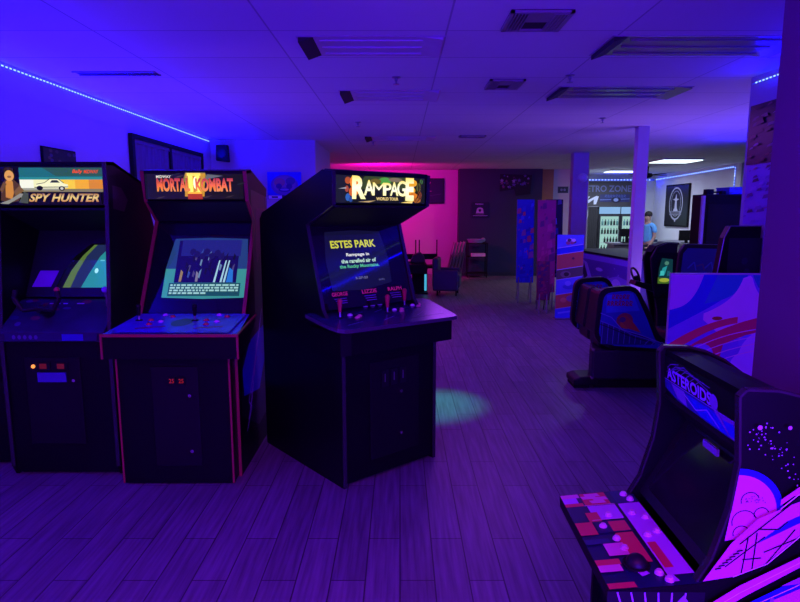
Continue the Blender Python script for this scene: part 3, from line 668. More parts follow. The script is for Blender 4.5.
# ================================================================== HALF-SIZE CABINET (lower right, faces left)
def cab_small():
    # local: x = width (towards camera is +), y = depth away from player, rotated so the player stands at -X
    t = thing('arcade_cabinet', 'half-height arcade cabinet with red and pink deck and space side art', 'arcade cabinet', (.535, 1.375, 0), R(-90) + R(-1))
    # rz=-90: local x -> world -Y ; local y -> world +X.  origin at near-front; u runs from -.485 (far) to 0 (near)
    W0, W1 = -.485, 0.0
    front = [(.10, 0), (.10, .58), (.12, .63), (.20, .685), (.235, .75), (.27, .88), (.283, 1.0), (.275, 1.10), (.27, 1.165)]
    back = [(.285, 1.182), (.36, 1.18), (.42, 1.165), (.475, 1.14), (.53, 1.10), (.555, 1.06)]; prof = front + back + [(.56, 0)]
    for u in (W0, W1 - .018):
        M().prism(prof, u, u + .018, BLACK).build('side_panel', t)
        edge_strip(front[3:] + back, u - .001, u + .019, TRIM, out=.003).build('edge_trim', t)
    M().prism([(.29, 1.172), (.36, 1.17), (.42, 1.155), (.42, 1.14), (.29, 1.15)], W0 + .018, W1 - .018, BLACK).build('top_panel', t)
    M().box(W0 + .018, W1 - .018, .54, .552, .02, 1.04, BLACK).build('back_panel', t)
    M().box(W0 + .018, W1 - .018, .12, .132, .02, .58, BLACK).build('front_panel', t)
    # marquee and slanted art panel
    mq = M().prism([(.30, 1.03), (.288, 1.155), (.33, 1.155), (.33, 1.03)], W0 + .018, W1 - .018, MATTE).build('marquee', t)
    wv = (.449, 0, 0)
    A = Art((W0 + .018, .2992, 1.032), wv, (0, -.0115, .122), (0, -1, -.09)); A.r(0, 0, 1, 1, P('0c0814'))
    lil = P('9060e0'); 
    for k in range(7): A.line([(.06 + .055 * k, .6), (.04 + .07 * k, .72), (.10 + .07 * k, .85), (.22 + .07 * k, .95 - .02 * k)], .02, P('7a58b8'))
    A.p([(.0, .36), (.3, .4), (.7, .42), (1, .36), (1, .0), (.62, 0), (.2, .02), (.0, .16)], P('3020a0')); A.p([(.1, .36), (.2, .08), (.34, .02), (.3, .36)], P('8a60d0')); A.p([(.3, .34), (.5, .04), (.86, .02), (.7, .36)], P('1a28e0'))
    A.p([(.68, .4), (.86, .03), (1, .0), (1, .4)], P('8a58d0')); A.p([(.78, .3), (.86, .06), (.96, .06), (.9, .34)], P('2232f0')); A.line([(.3, .3), (.46, .1), (.6, .28), (.75, .06)], .03, P('b090f0')); A.line([(0, .4), (1, .42)], .02, P('a080e8'))
    A.text('ASTEROIDS', .04, .44, .66, .74, P('b080f8'), weight=.035); A.line([(.03, .6), (.3, .96), (.62, .75), (.8, .25)], .025, P('6a50a8'))
    A.e(.69, .58, .05, .17, P('8a60d0')); A.build('marquee_print', mq)
    sp = M().prism(slab_vz((.30, 1.03), (.375, .955), .012), W0 + .018, W1 - .018, MATTE).build('speaker_panel', t)
    o = Vector((W0 + .018, .373, .957)); hv = Vector((0, -.075, .09)); A = Art(o, wv, hv, Vector((0, -.77, -.64)))
    A.r(0, 0, 1, 1, P('0c0a30')); A.p([(.05, 1), (.25, .3), (.5, .1), (.65, 1)], P('7050c0')); A.p([(.22, .95), (.42, .2), (.8, .1), (.62, .9)], P('1a28d8')); A.p([(.7, 1), (.82, .2), (1, .0), (1, 1)], P('8a58d0'))
    A.p([(.5, .98), (.7, .3), (.9, .2), (.75, .9)], P('2232f0')); A.e(.9, .35, .05, .2, P('2a20a0')); A.line([(.3, .7), (.5, .3), (.6, .6), (.75, .2)], .05, P('a880f0')); A.build('speaker_print', sp)
    # screen
    M().prism(slab_vz((.235, .70), (.375, .955), .015), W0 + .018, W1 - .018, mat('bezel_black', (.01, .009, .012), .45)).build('bezel', t)
    ud = Vector((0, .14, .255)).normalized(); nn = Vector((0, -ud.z, ud.y))
    Art(Vector((W0 + .05, .235, .70)) + ud * .03 + nn * .001, (.385, 0, 0), ud * .24, nn).r(0, 0, 1, 1, mat('screen_off', (.012, .01, .016), .12)).build('screen', t)
    M().box(W0 + .2, W0 + .28, .335, .342, .93, .95, mat('lilac_sticker', (.3, .22, .6), .4)).build('sticker', t)
    # deck
    dk = M().prism([(.05, .585), (-.012, .63), (-.015, .668), (.215, .692), (.225, .585)], W0 - .01, W1 + .01, BLACK).build('control_panel', t)
    A = Art((W0 - .008, -.014, .6682), (.501, 0, 0), (0, .228, .0236))
    nv, rd, pk, lm = P('141046'), P('d01850'), P('e070c0'), P('c060e0')
    A.r(0, 0, 1, 1, nv)
    # x: 0 far .. 1 near ; y: 0 front .. 1 rear
    A.r(0, .27, .155, .62, rd); A.r(0, 0, .05, .25, pk); A.r(.05, 0, .12, .2, lm); A.r(.12, .0, .16, .25, rd); A.r(.0, .7, .16, .98, P('20185a'))
    for x, y in ((.03, .42), (.06, .36), (.08, .5), (.12, .45)): A.p([(x - .02, y - .1), (x + .02, y - .08), (x + .02, y + .12), (x - .02, y + .1)], pk)
    A.r(.17, .28, .34, .66, lm); A.r(.17, .70, .92, .99, lm); A.r(.25, .2, .36, .36, rd); A.r(.36, 0, .5, .22, rd); A.r(.36, .24, .49, .66, P('18104a'))
    A.r(.37, .42, .48, .64, rd); A.r(.5, .42, .8, .64, rd); A.r(.6, .2, .72, .44, pk); A.r(.62, .72, .86, .82, rd); A.r(.55, .0, .6, .3, P('241a60'))
    A.r(.75, 0, .8, .28, rd); A.r(.8, 0, .86, .26, pk); A.p([(.76, .4), (.82, .36), (.92, .42), (.9, .52)], lm); A.p([(.86, .66), (.98, .66), (.98, .78), (.9, .74)], lm); A.r(.955, 0, 1, .3, rd)
    A.r(.17, .665, .93, .69, P('08061a')); A.line([(.17, .24), (.17, .66)], .01, P('f0b0e0')); A.line([(.35, .24), (.35, .64)], .01, P('f0b0e0')); A.build('deck_print', dk)
    z = lambda v: .6685 + (v + .014) * .104
    bt = mat('clear_pink_button', (.75, .35, .7), .3); 
    for x, y in ((.06, .86), (.13, .9), (.3, .48), (.42, .33), (.56, .4), (.66, .42), (.3, .79), (.36, .92), (.55, .79), (.52, .93), (.9, .62), (.96, .68)):
        button(dk, W0 - .008 + x * .5, -.014 + y * .228, z(-.014 + y * .228), bt, .0095)
    tb = M().cyl((W0 + .4, .085, z(.085)), (W0 + .4, .085, z(.085) + .006), .035, None, MATTE, 20).build('trackball', dk)
    M().ball((W0 + .4, .085, z(.085) + .004), .028, VINYL, 14).build('ball', tb, smooth=True)
    A = Art((W1 + .0105, -.02, .588), (0, .24, 0), (0, 0, .08), (1, 0, 0)); A.r(0, 0, 1, 1, P('0e0a20'))
    for k in range(6): A.line([(.1 + .14 * k, .98), (.14 + .13 * k, .6), (.08 + .15 * k, .1)], .05, P('b090e8'))
    A.p([(.6, .2), (.7, .5), (.85, .6), (.78, .9), (.7, .6)], P('a080e0')); A.build('box_print', dk)
    # near side art: plane x = 0+, coordinates y: 0..1 over depth .10-.62, z: 0..1 over .1-1.18
    A = Art((W1 + .0006, .10, 0), (0, .46, 0), (0, 0, 1.18), (1, 0, 0)); A.k = 0
    def Z(z_): return z_ / 1.18
    def Y(v): return (v - .10) / .46
    pink, blu, blk = P('e060d0'), P('2020d0'), P('0a0616')
    edge = [(.232, .73), (.255, .80), (.268, .88), (.281, 1.0)]
    def poly(pts, m): A.p([(Y(a), Z(b)) for a, b in pts], m)
    # planet (clipped by the front edge)
    def arc(cx, cz, r_, a0, a1, n=16): return [(cx + r_ * math.cos(R(a0 + (a1 - a0) * i / n)), cz + r_ * math.sin(R(a0 + (a1 - a0) * i / n))) for i in range(n + 1)]
    poly([(.262, .80), (.272, .88), (.277, .973)] + arc(.285, .875, .112, 90, -30), blu)
    poly([(.262, .80), (.272, .88), (.276, .957)] + arc(.285, .875, .096, 92, -35), pink)
    for (cx, cz, r_) in ((.315, .905, .022), (.305, .85, .03), (.345, .87, .018), (.30, .82, .02)):
        A.line([(Y(a), Z(b)) for a, b in arc(cx, cz, r_, 20, 200, 8)], .0022, blk)
    rr = random.Random(7)
    for k in range(22):
        a_, b_ = .30 + rr.random() * .05, .90 + rr.random() * .02; poly([(a_, b_), (a_ + .003, b_), (a_ + .002, b_ + .003)], blk)
    for k in range(60):
        f = rr.random(); a_ = .30 + .13 * f + rr.gauss(0, .012); b_ = 1.075 - .13 * f * f + rr.gauss(0, .018); r_ = .0008 + rr.random() * .0015
        if b_ > .97 or a_ > .37: A.e(Y(a_), Z(b_), r_ / .46, r_ / 1.18, P('c0a0d8'), 6)
    for a_, b_, r_ in ((.315, 1.095, .006), (.385, 1.095, .005), (.46, 1.0, .005)): A.e(Y(a_), Z(b_), r_ / .46, r_ / 1.18, P('d0a8e0'), 8)
    # ship
    poly([(.21, .70), (.27, .80), (.33, .865), (.555, .975), (.555, .895), (.45, .84), (.36, .75), (.29, .715)], pink)
    poly([(.33, .80), (.40, .86), (.555, .94), (.555, .92), (.42, .85)], blu)
    poly([(.38, .90), (.41, .925), (.45, .93), (.56, .985), (.56, 1.0), (.43, .955), (.38, .915)], pink)
    poly([(.38, .885), (.40, .90), (.555, .965), (.555, .972), (.40, .915)], blk)
    poly([(.12, .56), (.30, .69), (.555, .832), (.555, .81), (.32, .665), (.16, .555)], pink)
    poly([(.12, .5), (.30, .63), (.46, .72), (.555, .768), (.555, .71), (.42, .65), (.2, .50)], blu); poly([(.14, .48), (.32, .62), (.48, .70), (.555, .737), (.555, .67), (.45, .62), (.25, .48)], pink)
    poly([(.40, .69), (.50, .745), (.55, .78), (.55, .74), (.46, .70)], P('b050c8')); poly([(.3, .3), (.555, .46), (.555, .32), (.4, .22)], P('3020a0'))
    for ln in ([(.26, .74), (.35, .82)], [(.30, .72), (.31, .82)], [(.325, .725), (.33, .83)], [(.345, .73), (.42, .84)], [(.30, .76), (.345, .765)], [(.35, .78), (.55, .875)], [(.29, .80), (.42, .92)], [(.44, .80), (.46, .86)], [(.52, .84), (.54, .90)], [(.33, .84), (.38, .84), (.40, .86)]):
        A.line([(Y(a), Z(b)) for a, b in ln], .0026, blk)
    for ln in ([(.12, .545), (.30, .672), (.555, .822)], [(.38, .893), (.43, .94), (.555, .985)], [(.28, .715), (.36, .75), (.45, .84), (.555, .9)], [(.16, .5), (.32, .63), (.47, .71), (.555, .75)]):
        A.line([(Y(a), Z(b)) for a, b in ln], .0022, P('f8c8f8'))
    for k in range(7): A.line([(Y(.235 + .008 * k), Z(.735 + .008 * k)), (Y(.25 + .008 * k), Z(.738 + .008 * k))], .003, blk)
    A.line([(Y(.38), Z(.66)), (Y(.36), Z(.52)), (Y(.34), Z(.40))], .008, P('9060c0')); A.build('side_art_or_reflection', t)
    return t
cab_small()

# ================================================================== COASTER RIDE CABINET (two-seat simulator)
def ride():
    t = thing('simulator_ride', 'black two-seat simulator ride with coaster art on its blue side', 'arcade ride', (1.745, 5.3, 0))
    def rnd(pts, r_=.05, n=4):
        out = []
        k = len(pts)
        for i in range(k):
            p0, p1, p2 = Vector(pts[i - 1]), Vector(pts[i]), Vector(pts[(i + 1) % k]); a = (p0 - p1); b = (p2 - p1); q = min(r_, a.length / 2, b.length / 2)
            s0 = p1 + a.normalized() * q; s1 = p1 + b.normalized() * q
            for j in range(n + 1):
                f = j / n; out.append(tuple(s0 * (1 - f) ** 2 + p1 * 2 * f * (1 - f) + s1 * f * f))
        return out
    out = rnd([(.0, .46), (.03, .92), (.36, .95), (.50, .70), (.60, .46), (.83, .42), (.83, .33), (.15, .36)], .09)
    inn = rnd([(.04, .48), (.075, .88), (.34, .905), (.46, .67), (.57, .42), (.81, .385), (.81, .36), (.16, .40)], .07)
    def shell(yy, name, art):
        s = M().prism(out, yy, yy + .06, VINYL, 'y').build(name, t, bevel=.012)
        if not art: return s
        A = Art((0, yy - .003, 0), (1, 0, 0), (0, 0, 1), (0, -1, 0)); A.p(inn, P('2850b8')); A.p([(.1, .7), (.4, .72), (.33, .88), (.1, .86)], P('3a70d8'))
        A.scribble(.15, .825, .31, .865, P('b02850'), 5, 3); A.scribble(.11, .765, .34, .81, P('b02850'), 7, 5)
        A.e(.27, .63, .075, .07, P('a03858')); A.e(.29, .60, .06, .045, P('d08838')); A.p([(.2, .66), (.3, .56), (.42, .52), (.36, .6), (.28, .68)], P('c06040')); A.e(.25, .64, .03, .025, P('5a2878'))
        tr = P('6a78c8'); dkk = P('181430')
        A.p([(.06, .42), (.16, .41), (.55, .41), (.5, .47), (.3, .53), (.06, .62)], P('202a70'))
        for k in range(9): A.line([(.07 + .05 * k, .42), (.075 + .05 * k, .62 - .022 * k)], .006, tr)
        A.line([(.05, .63), (.2, .57), (.35, .5), (.55, .44)], .008, tr); A.line([(.05, .60), (.2, .54), (.35, .48), (.55, .42)], .008, dkk)
        A.line([(.05, .70), (.15, .66), (.25, .55), (.42, .5), (.6, .43), (.8, .39)], .006, P('8a98e0'))
        for k in range(5): A.line([(.46 + .06 * k, .41 - .003 * k), (.5 + .06 * k, .455 - .01 * k)], .006, tr)
        A.build('side_art_or_reflection', s)
        return s
    shell(0, 'side_shell', True); shell(.74, 'side_shell', True)
    M().prism([(0.0, 0), (.84, 0), (.84, .8), (.24, .8), (.0, .1)], .08, .36, mat('dark_purple_plastic', (.022, .018, .035), .45), 'z').build('base', t, bevel=.02)
    M().prism([(.03, .03), (.82, .03), (.82, .77), (.26, .77)], 0, .08, MATTE, 'z').build('skid', t)
    M().prism([(-.16, .03), (-.16, .085), (-.10, .105), (.06, .11), (.06, .03)], .0, .26, VINYL, 'y').build('step', t, bevel=.012)
    M().box(-.15, -.01, .02, .24, 0, .03, MATTE).build('step_foot', t)
    for i in range(2):
        y0 = .07 + i * .34
        s = M().box(.08, .5, y0, y0 + .32, .36, .50, VINYL).build('seat', t, bevel=.03)
        M().prism([(.03, .48), (.07, .88), (.16, .88), (.16, .5)], y0, y0 + .32, VINYL, 'y').build('backrest', s, bevel=.03)
    M().tube([(.45, .1, .70), (.45, .70, .70)], .015, CHROME).build('lap_bar', t)
    M().cyl((.0, .02, .1), (.0, -.01, .1), .012, None, CHROME).build('bolt', t)
ride()

# driving cabinet with lit screen, behind the slim column
def driving():
    t = thing('simulator_ride', 'tall black driving ride with a small teal screen beside the slim column', 'arcade ride', (2.73, 6.5, 0))
    prof = [(.0, .0), (.02, .35), (-.10, .80), (-.14, .87), (-.12, .90), (.03, .84), (.0, 1.12), (.06, 1.23), (.18, 1.27), (.42, 1.25), (.44, .0)]
    for y in (0, .20): M().prism([(0.12, 0), (.10, .5), (.03, .80), (-.01, 1.1), (.05, 1.22), (.17, 1.265), (.28, 1.26), (.24, .8), (.28, .0)], y, y + .04, VINYL, 'y').build('side_panel', t, bevel=.01)
    M().box(.14, .26, .04, .20, .02, 1.2, BLACK).build('front_panel', t)
    M().prism([(.0, 1.16), (.05, 1.23), (.17, 1.27), (.3, 1.265), (.3, 1.24), (.17, 1.24), (.07, 1.2)], .03, .21, BLACK, 'y').build('hood', t)
    M().prism([(-.16, .80), (-.14, .85), (.12, .78), (.12, .70)], .03, .21, VINYL, 'y').build('dashboard', t, bevel=.01)
    w = M().cyl((-.1, .12, .84), (-.12, .12, .89), .03, .03, VINYL)
    w.build('steering_hub', t)
    r_ = M(); n = 20
    for i in range(n):
        a0, a1 = 2 * math.pi * i / n, 2 * math.pi * (i + 1) / n
        f = lambda a: (-.12 - .04 * math.cos(a) * 0 - .03 * math.sin(a), .12 + .10 * math.cos(a), .9 + .08 * math.sin(a))
        r_.cyl(f(a0), f(a1), .012, None, VINYL, 8)
    r_.build('steering_wheel', t)
    # monitor turned so that its face shows to the left-front
    o = Vector((.135, -.004, .74)); 
    M().box(.05, .32, -.004, 0, .66, 1.16, MATTE).build('monitor_surround', t)
    A = Art((.075, -.005, .82), (.16, 0, 0), (0, 0, .28), (0, -1, 0)); A.p([(0, 0), (1, 0), (.95, .95), (.2, 1), (.05, .6)], G('12404a', .7)); A.p([(0, 0), (1, 0), (1, .18), (0, .25)], G('4a7028', .7))
    A.e(.45, .14, .35, .08, G('a8b840', .8)); A.p([(.1, .3), (.45, .35), (.6, .7), (.3, .62)], G('2898a0', .9)); A.r(.15, .32, .4, .5, G('40c0c0', .9)); A.e(.55, .8, .15, .08, G('508878', .8)); A.r(.6, .3, .8, .5, G('206070', .8)); A.build('screen', t)
    M().box(.2, .34, -.006, 0, .5, .53, mat('amber_label', (.5, .3, .1), .5)).build('coin_slot', t)
    # seat unit
    s = thing('ride_seat', 'low ride seat with rounded blue-violet side panel in front of the tall black machine', 'ride seat', (2.60, 5.62, 0))
    M().prism([(.0, .87), (.02, 1.23), (.07, 1.30), (.5, 1.29), (.56, 1.23), (.58, .83), (.5, .5), (.52, .0), (.02, 0), (.04, .6)], 0, .05, VINYL, 'y').build('side_panel', s, bevel=.01)
    A = Art((0, -.002, 0), (1, 0, 0), (0, 0, 1), (0, -1, 0)); A.p([(.03, .89), (.05, 1.21), (.09, 1.26), (.48, 1.25), (.53, 1.20), (.55, .85)], P('202a80'))
    for k in range(5): A.line([(.1 + .08 * k, 1.07 + .02 * (k % 2)), (.16 + .08 * k, 1.13 - .02 * (k % 2)), (.18 + .08 * k, 1.05)], .012, P('60406a' if k % 2 else '3a50b0'))
    A.build('side_art_or_reflection', s)
    M().box(.05, .5, .05, .55, .0, .42, VINYL).build('seat', s, bevel=.03); M().box(.42, .52, .05, .55, .42, 1.1, VINYL).build('backrest', s, bevel=.03)
driving()

# big printed cabinet side between ride and small cabinet
def printed():
    t = thing('display_board', 'white-edged upright panel printed with red, blue and pink swirls', 'display board', (1.885, 4.15, 0), R(-2))
    w_ = .80
    M().box(0, w_, .004, .03, 0, 1.175, mat('white_laminate', (.55, .5, .6), .4)).build('panel', t, bevel=.003)
    for u in (.2, .55): M().prism([(.03, 0), (.3, 0), (.3, .03), (.03, .5)], u, u + .03, MATTE).build('foot', t)
    A = Art((.004, .003, .03), (w_ - .008, 0, 0), (0, 0, 1.135), (0, -1, 0))
    A.r(0, 0, 1, 1, P('8a70e8'))
    def bez(*p, n=14):
        p = [Vector(q) for q in p]; r_ = []
        for i in range(n + 1):
            f = i / n; a = p[:]
            while len(a) > 1: a = [a[j] * (1 - f) + a[j + 1] * f for j in range(len(a) - 1)]
            r_.append(tuple(a[0]))
        return r_
    A.p([(0, .62), (0, 1), (.32, 1)] + bez((.32, 1), (.28, .84), (.12, .78), (0, .74)), P('d8a0f0'))
    A.p(bez((0, .66), (.3, .78), (.55, .86), (.66, 1)) + [(.28, 1)] + bez((.28, 1), (.2, .8), (.1, .8), (0, .78)), P('2038d8'))
    A.p([(.40, 1)] + bez((.66, 1), (.6, .86), (.45, .84), (.3, .82)), P('20a0c8')); A.p([(.7, 1), (1, 1), (1, .86)] + bez((1, .82), (.85, .84), (.75, .9), (.7, 1)), P('20a8b8'))
    A.p([(.62, .98), (.68, .995)] + bez((.7, .98), (.74, .88), (.82, .82), (1, .80)) + [(1, .62), (.5, .6), (.3, .72)] + bez((.3, .76), (.5, .82), (.58, .88), (.62, .98)), P('f8c0f0'))
    A.p(bez((0, .45), (.2, .58), (.6, .74), (1, .76)) + bez((1, .66), (.6, .66), (.3, .5), (0, .3)), P('f03060'))
    A.p(bez((0, .56), (.2, .66), (.4, .72), (.6, .74)) + bez((.6, .70), (.4, .68), (.2, .6), (0, .48)), P('ff5060'))
    A.p([(0, .3), (0, .48), (.08, .52), (.16, .3), (.1, .1), (0, .1)], P('e03068'))
    A.p([(.1, .5), (.3, .6), (.5, .6), (.45, .42), (.3, .3), (.2, .2), (.1, .28)], P('e82860')); A.e(.3, .5, .11, .07, P('a090f0')); A.e(.72, .58, .1, .05, P('9088f0'))
    A.e(.82, .45, .2, .2, P('e8c0ff')); A.e(.68, .4, .13, .12, P('e0b8ff')); A.e(.88, .52, .1, .08, P('f0d0ff')); A.p([(.4, .1), (.5, .36), (.7, .3), (.9, .2), (.9, .05), (.4, .05)], P('6858e0'))
    for k in range(4): A.line(bez((0, .42 - k * .05), (.3, .6 - k * .05), (.6, .66 - k * .05), (1, .68 - k * .04)), .006, P('ffc8f0'))
    for k in range(6): A.line(bez((.45 + .06 * k, .3), (.5 + .05 * k, .22), (.55 + .07 * k, .2), (.62 + .05 * k, .34)), .006, P('f0e0ff'))
    A.e(.42, .73, .045, .012, P('c06828')); A.e(.88, .72, .05, .012, P('c06040')); A.build('side_art_or_reflection', t)
printed()
# tall black machine in front of far room
t = thing('arcade_cabinet', 'big plain black machine seen from behind, right of the framed emblem', 'arcade cabinet', (4.32, 8.6, 0))
M().box(0, .72, 0, .4, 0, 1.84, BLACK).build('body', t, bevel=.01); M().box(-.04, 0, .0, .05, 0, 1.82, mat('violet_edge', (.3, .25, .4), .4)).build('corner_post', t)
M().box(.05, .68, -.006, 0, .1, 1.7, MATTE).build('rear_door', t)
t = thing('storage_box', 'blue box lying on top of the big black machine', 'box', (4.66, 8.62, 1.84)); M().box(0, .37, 0, .36, 0, .085, mat('blue_card', (.05, .08, .6), .6)).build('carton', t); M().box(-.005, .375, -.005, .365, .085, .1, mat('blue_card', (.05, .08, .6), .6)).build('lid', t)
o = M().box(0, .1, 0, .1, 0, .07, MATTE).cyl((.08, .05, .025), (.26, .05, .035), .012, None, MATTE).box(.22, .28, .02, .09, 0.0, .045, MATTE)
mark(o.build('toy_blaster', loc=(4.36, 8.66, 1.842)), 'small dark gadget lying on the big black machine', 'gadget')
# black cabinet with bright curved edge
t = thing('arcade_cabinet', 'dark cabinet with a pale curved edge beside the poster wall', 'arcade cabinet', (2.42, 4.56, 0))
pr = [(-.06, 0), (-.06, .9), (.0, 1.12), (.035, 1.4), (.075, 1.49), (.31, 1.49), (.31, 0)]
M().prism(pr, 0, .08, BLACK, 'y').build('body', t, bevel=.006)
e = M()
for p, q in zip(pr[1:5], pr[2:6]): e.cyl((p[0] - .003, -.003, p[1]), (q[0] - .003, -.003, q[1]), .004, None, STEEL, 8)
e.build('edge_trim', t)
A = Art((.07, -.003, 1.0), (.25, 0, 0), (0, 0, .4), (0, -1, 0)); A.r(0, 0, 1, 1, P('0c0818'))
for i in range(5): A.e(.12 + random.random() * .76, .1 + random.random() * .6, .1, .07, P('20143a'), 9)
A.build('side_art_or_reflection', t)

# ================================================================== POSTERS ON RIGHT WALL END
def wposter(y0, y1, z0, z1, label, cols, seed, bgc):
    t = thing('poster', label, 'poster', (2.745, y0, z0))
    M().box(-.004, .004, 0, y1 - y0, 0, z1 - z0, P(bgc)).build('sheet', t)
    A = Art((-.0045, y1 - y0, 0), (0, -(y1 - y0), 0), (0, 0, z1 - z0), (-1, 0, 0)); rr = random.Random(seed); A.r(0, 0, 1, 1, P(bgc))
    for i in range(90):
        x, y = rr.random() * .92, rr.random() * .94; q = .03 + rr.random() * .09
        A.p([(x, y), (min(1, x + q), y + .02), (min(1, x + q * .8), min(1, y + q * .7)), (x + .02, min(1, y + q * .5))], P(rr.choice(cols)))
    A.build('print', t)
wposter(3.9, 4.86, 1.96, 2.41, 'dark busy poster, upper one on the wall end beside the partition', ['3a2030', '7a4a5a', '50306a', '241428', '8a7aa8', '603040'], 3, '241a2e')
wposter(3.95, 4.84, 1.50, 1.955, 'pale violet poster below the dark busy poster at the right', ['9a80d8', '5a3a88', '3a2858', '8068c0', 'a05090', '6a58b0'], 5, '8a70d0')

# ================================================================== BACK: PINK WALL CORNER
t = thing('picture', 'black framed picture with a pink letter on the pink wall', 'picture', (.85, 15.38, 1.79)); M().box(-.26, .26, -.03, .01, 0, .63, MATTE).build('frame', t)
A = Art((-.24, -.031, .02), (.48, 0, 0), (0, 0, .59), (0, -1, 0)); A.r(0, 0, 1, 1, P('14101a')); A.scribble(.06, .5, .38, .95, P('b84080'), 1, 4); A.line([(.05, .45), (.4, .5)], .02, P('a04878')); A.line([(.3, .3), (.9, .38)], .01, P('604060')); A.build('print', t)
# cocktail table with items
t = thing('game_table', 'low dark game table with a cyan-lit leg behind the middle cabinet', 'table', (.36, 11.9, 0))
M().prism([(-.5, .40), (.16, .40), (.18, .56), (.1, .60), (-.48, .58)], -.4, .4, MATTE, 'y').build('table_top', t, bevel=.02)
M().box(-.12, .18, -.15, .15, .03, .4, MATTE).build('pedestal', t); M().box(.12, .165, -.156, -.15, .05, .38, G('48b8e0', .9)).build('light_strip', t); M().box(-.4, .18, -.3, .3, 0, .03, MATTE).build('base', t)
mark(M().prism([(-.14, 0), (.12, 0), (.08, .14), (.0, .26), (-.12, .2)], -.1, .1, mat('blue_bag', (.05, .07, .5), .6), 'y').build('bag', loc=(.02, 11.8, .602), bevel=.02), 'small blue bag on the low dark game table', 'bag')
mark(M().prism([(-.16, 0), (.14, 0), (.12, .12), (.04, .2), (-.1, .15)], -.15, .15, mat('dark_cushion', (.06, .03, .05), .8), 'y').build('cushion', loc=(.36, 11.85, .605), bevel=.02), 'dark cushion lying on the low dark game table', 'cushion')
def chair(x, y, rz, label, m=MATTE, h=.95):
    t = thing('chair', label, 'chair', (x, y, 0), rz)
    M().box(-.21, .21, -.21, .21, .42, .47, m).build('seat', t, bevel=.015); M().box(-.18, .18, .185, .205, .58, .70, m).build('backrest', t, bevel=.008)
    for sx in (-1, 1):
        M().cyl((sx * .19, -.19, 0), (sx * .19, -.19, .42), .013, None, MATTE).build('leg', t); M().cyl((sx * .19, .2, 0), (sx * .19, .2, h + .02), .013, None, MATTE).build('leg', t)
    return t
chair(.62, 12.7, R(5), 'black chair behind the low game table', MATTE, .98)
chair(.12, 12.65, R(-8), 'left black chair almost hidden behind the middle cabinet', MATTE, .98)
t = thing('armchair', 'dark violet padded armchair right of the cyan-lit table leg', 'chair', (.93, 11.6, 0), R(80))
cm = mat('violet_vinyl', (.035, .03, .06), .45)
M().box(-.25, .25, -.25, .2, .15, .42, cm).build('seat', t, bevel=.04); M().box(-.25, .25, .16, .28, .15, .72, cm).build('backrest', t, bevel=.04)
for s_ in (-1, 1): M().box(s_ * .29 - .04, s_ * .29 + .04, -.22, .26, .1, .5, cm).build('armrest', t, bevel=.03)
for sx in (-1, 1):
    for sy in (-1, 1): M().cyl((sx * .2, sy * .18, 0), (sx * .2, sy * .18, .16), .015, None, MATTE).build('leg', t)
for i in range(4):
    l = ['nearest', 'second', 'third', 'furthest'][i]
    t = thing('folding_chair', l + ' folded chair of the row leaning against the dark wall corner', 'folding chair', (1.0 + i * .09, 13.2 + i * .16, 0), 0, 'folded chairs by the pink wall')
    fm = mat('folding_metal', (.3, .26, .3), .35, .7); lean = .22
    for dy in (0, .38): M().tube([(0, dy, 0), (lean, dy, .92)], .012, fm).build('leg', t); M().tube([(lean * .25 + .05, dy, 0), (lean * .8 + .02, dy, .72)], .011, fm).build('leg', t)
    M().prism([(lean * .75, .66), (lean * .97, .90), (lean * .97 + .02, .90), (lean * .75 + .02, .66)], .01, .37, mat('pale_pad', (.5, .42, .45), .6), 'y').build('backrest', t)
    M().prism([(lean * .35, .3), (lean * .72, .62), (lean * .72 + .03, .62), (lean * .35 + .03, .3)], .02, .36, mat('dark_pad', (.06, .05, .06), .6), 'y').build('seat', t)
# sign on dark wall
t = thing('sign', 'small dark sign with a pale cap emblem on the dark wall', 'sign', (1.98, 14.985, 1.44)); M().box(-.21, .21, -.01, .015, 0, .38, mat('sign_board', (.012, .01, .016), .4)).build('board', t)
A = Art((-.2, -.011, .01), (.4, 0, 0), (0, 0, .36), (0, -1, 0)); pc = P('b8a8d0')
A.scribble(.2, .87, .7, .95, pc, 7); A.e(.48, .52, .2, .16, pc, 16, 0, 180); A.p([(.24, .3), (.72, .3), (.68, .5), (.28, .5)], pc); A.e(.48, .48, .08, .1, P('14101a')); A.line([(.05, .12), (.95, .12)], .03, pc); A.line([(.22, .24), (.74, .24)], .02, pc); A.build('print', t)
# star banner
t = thing('wall_banner', 'dark star-spangled graffiti banner at the top of the dark wall', 'banner', (2.45, 14.98, 1.98)); M().prism([(0, .1), (.35, .16), (.4, 0), (.75, .04), (.78, .5), (0, .52)], -.01, .0, P('1a1430', .8), 'y').build('cloth', t)
A = Art((0, -.011, 0), (.78, 0, 0), (0, 0, .52), (0, -1, 0)); rr = random.Random(11)
for i in range(26):
    x, y, q = .05 + rr.random() * .85, .35 + rr.random() * .58, .03 + rr.random() * .05
    pts = []
    for k in range(10):
        r_ = q if k % 2 == 0 else q * .45; pts.append((x + r_ * math.sin(k * math.pi / 5), y + r_ * 1.4 * math.cos(k * math.pi / 5)))
    A.p(pts, P(rr.choice(['5a3a90', '7a3a6a', '3a3a98', '8a80b0', '502050'])))
A.build('print', t)
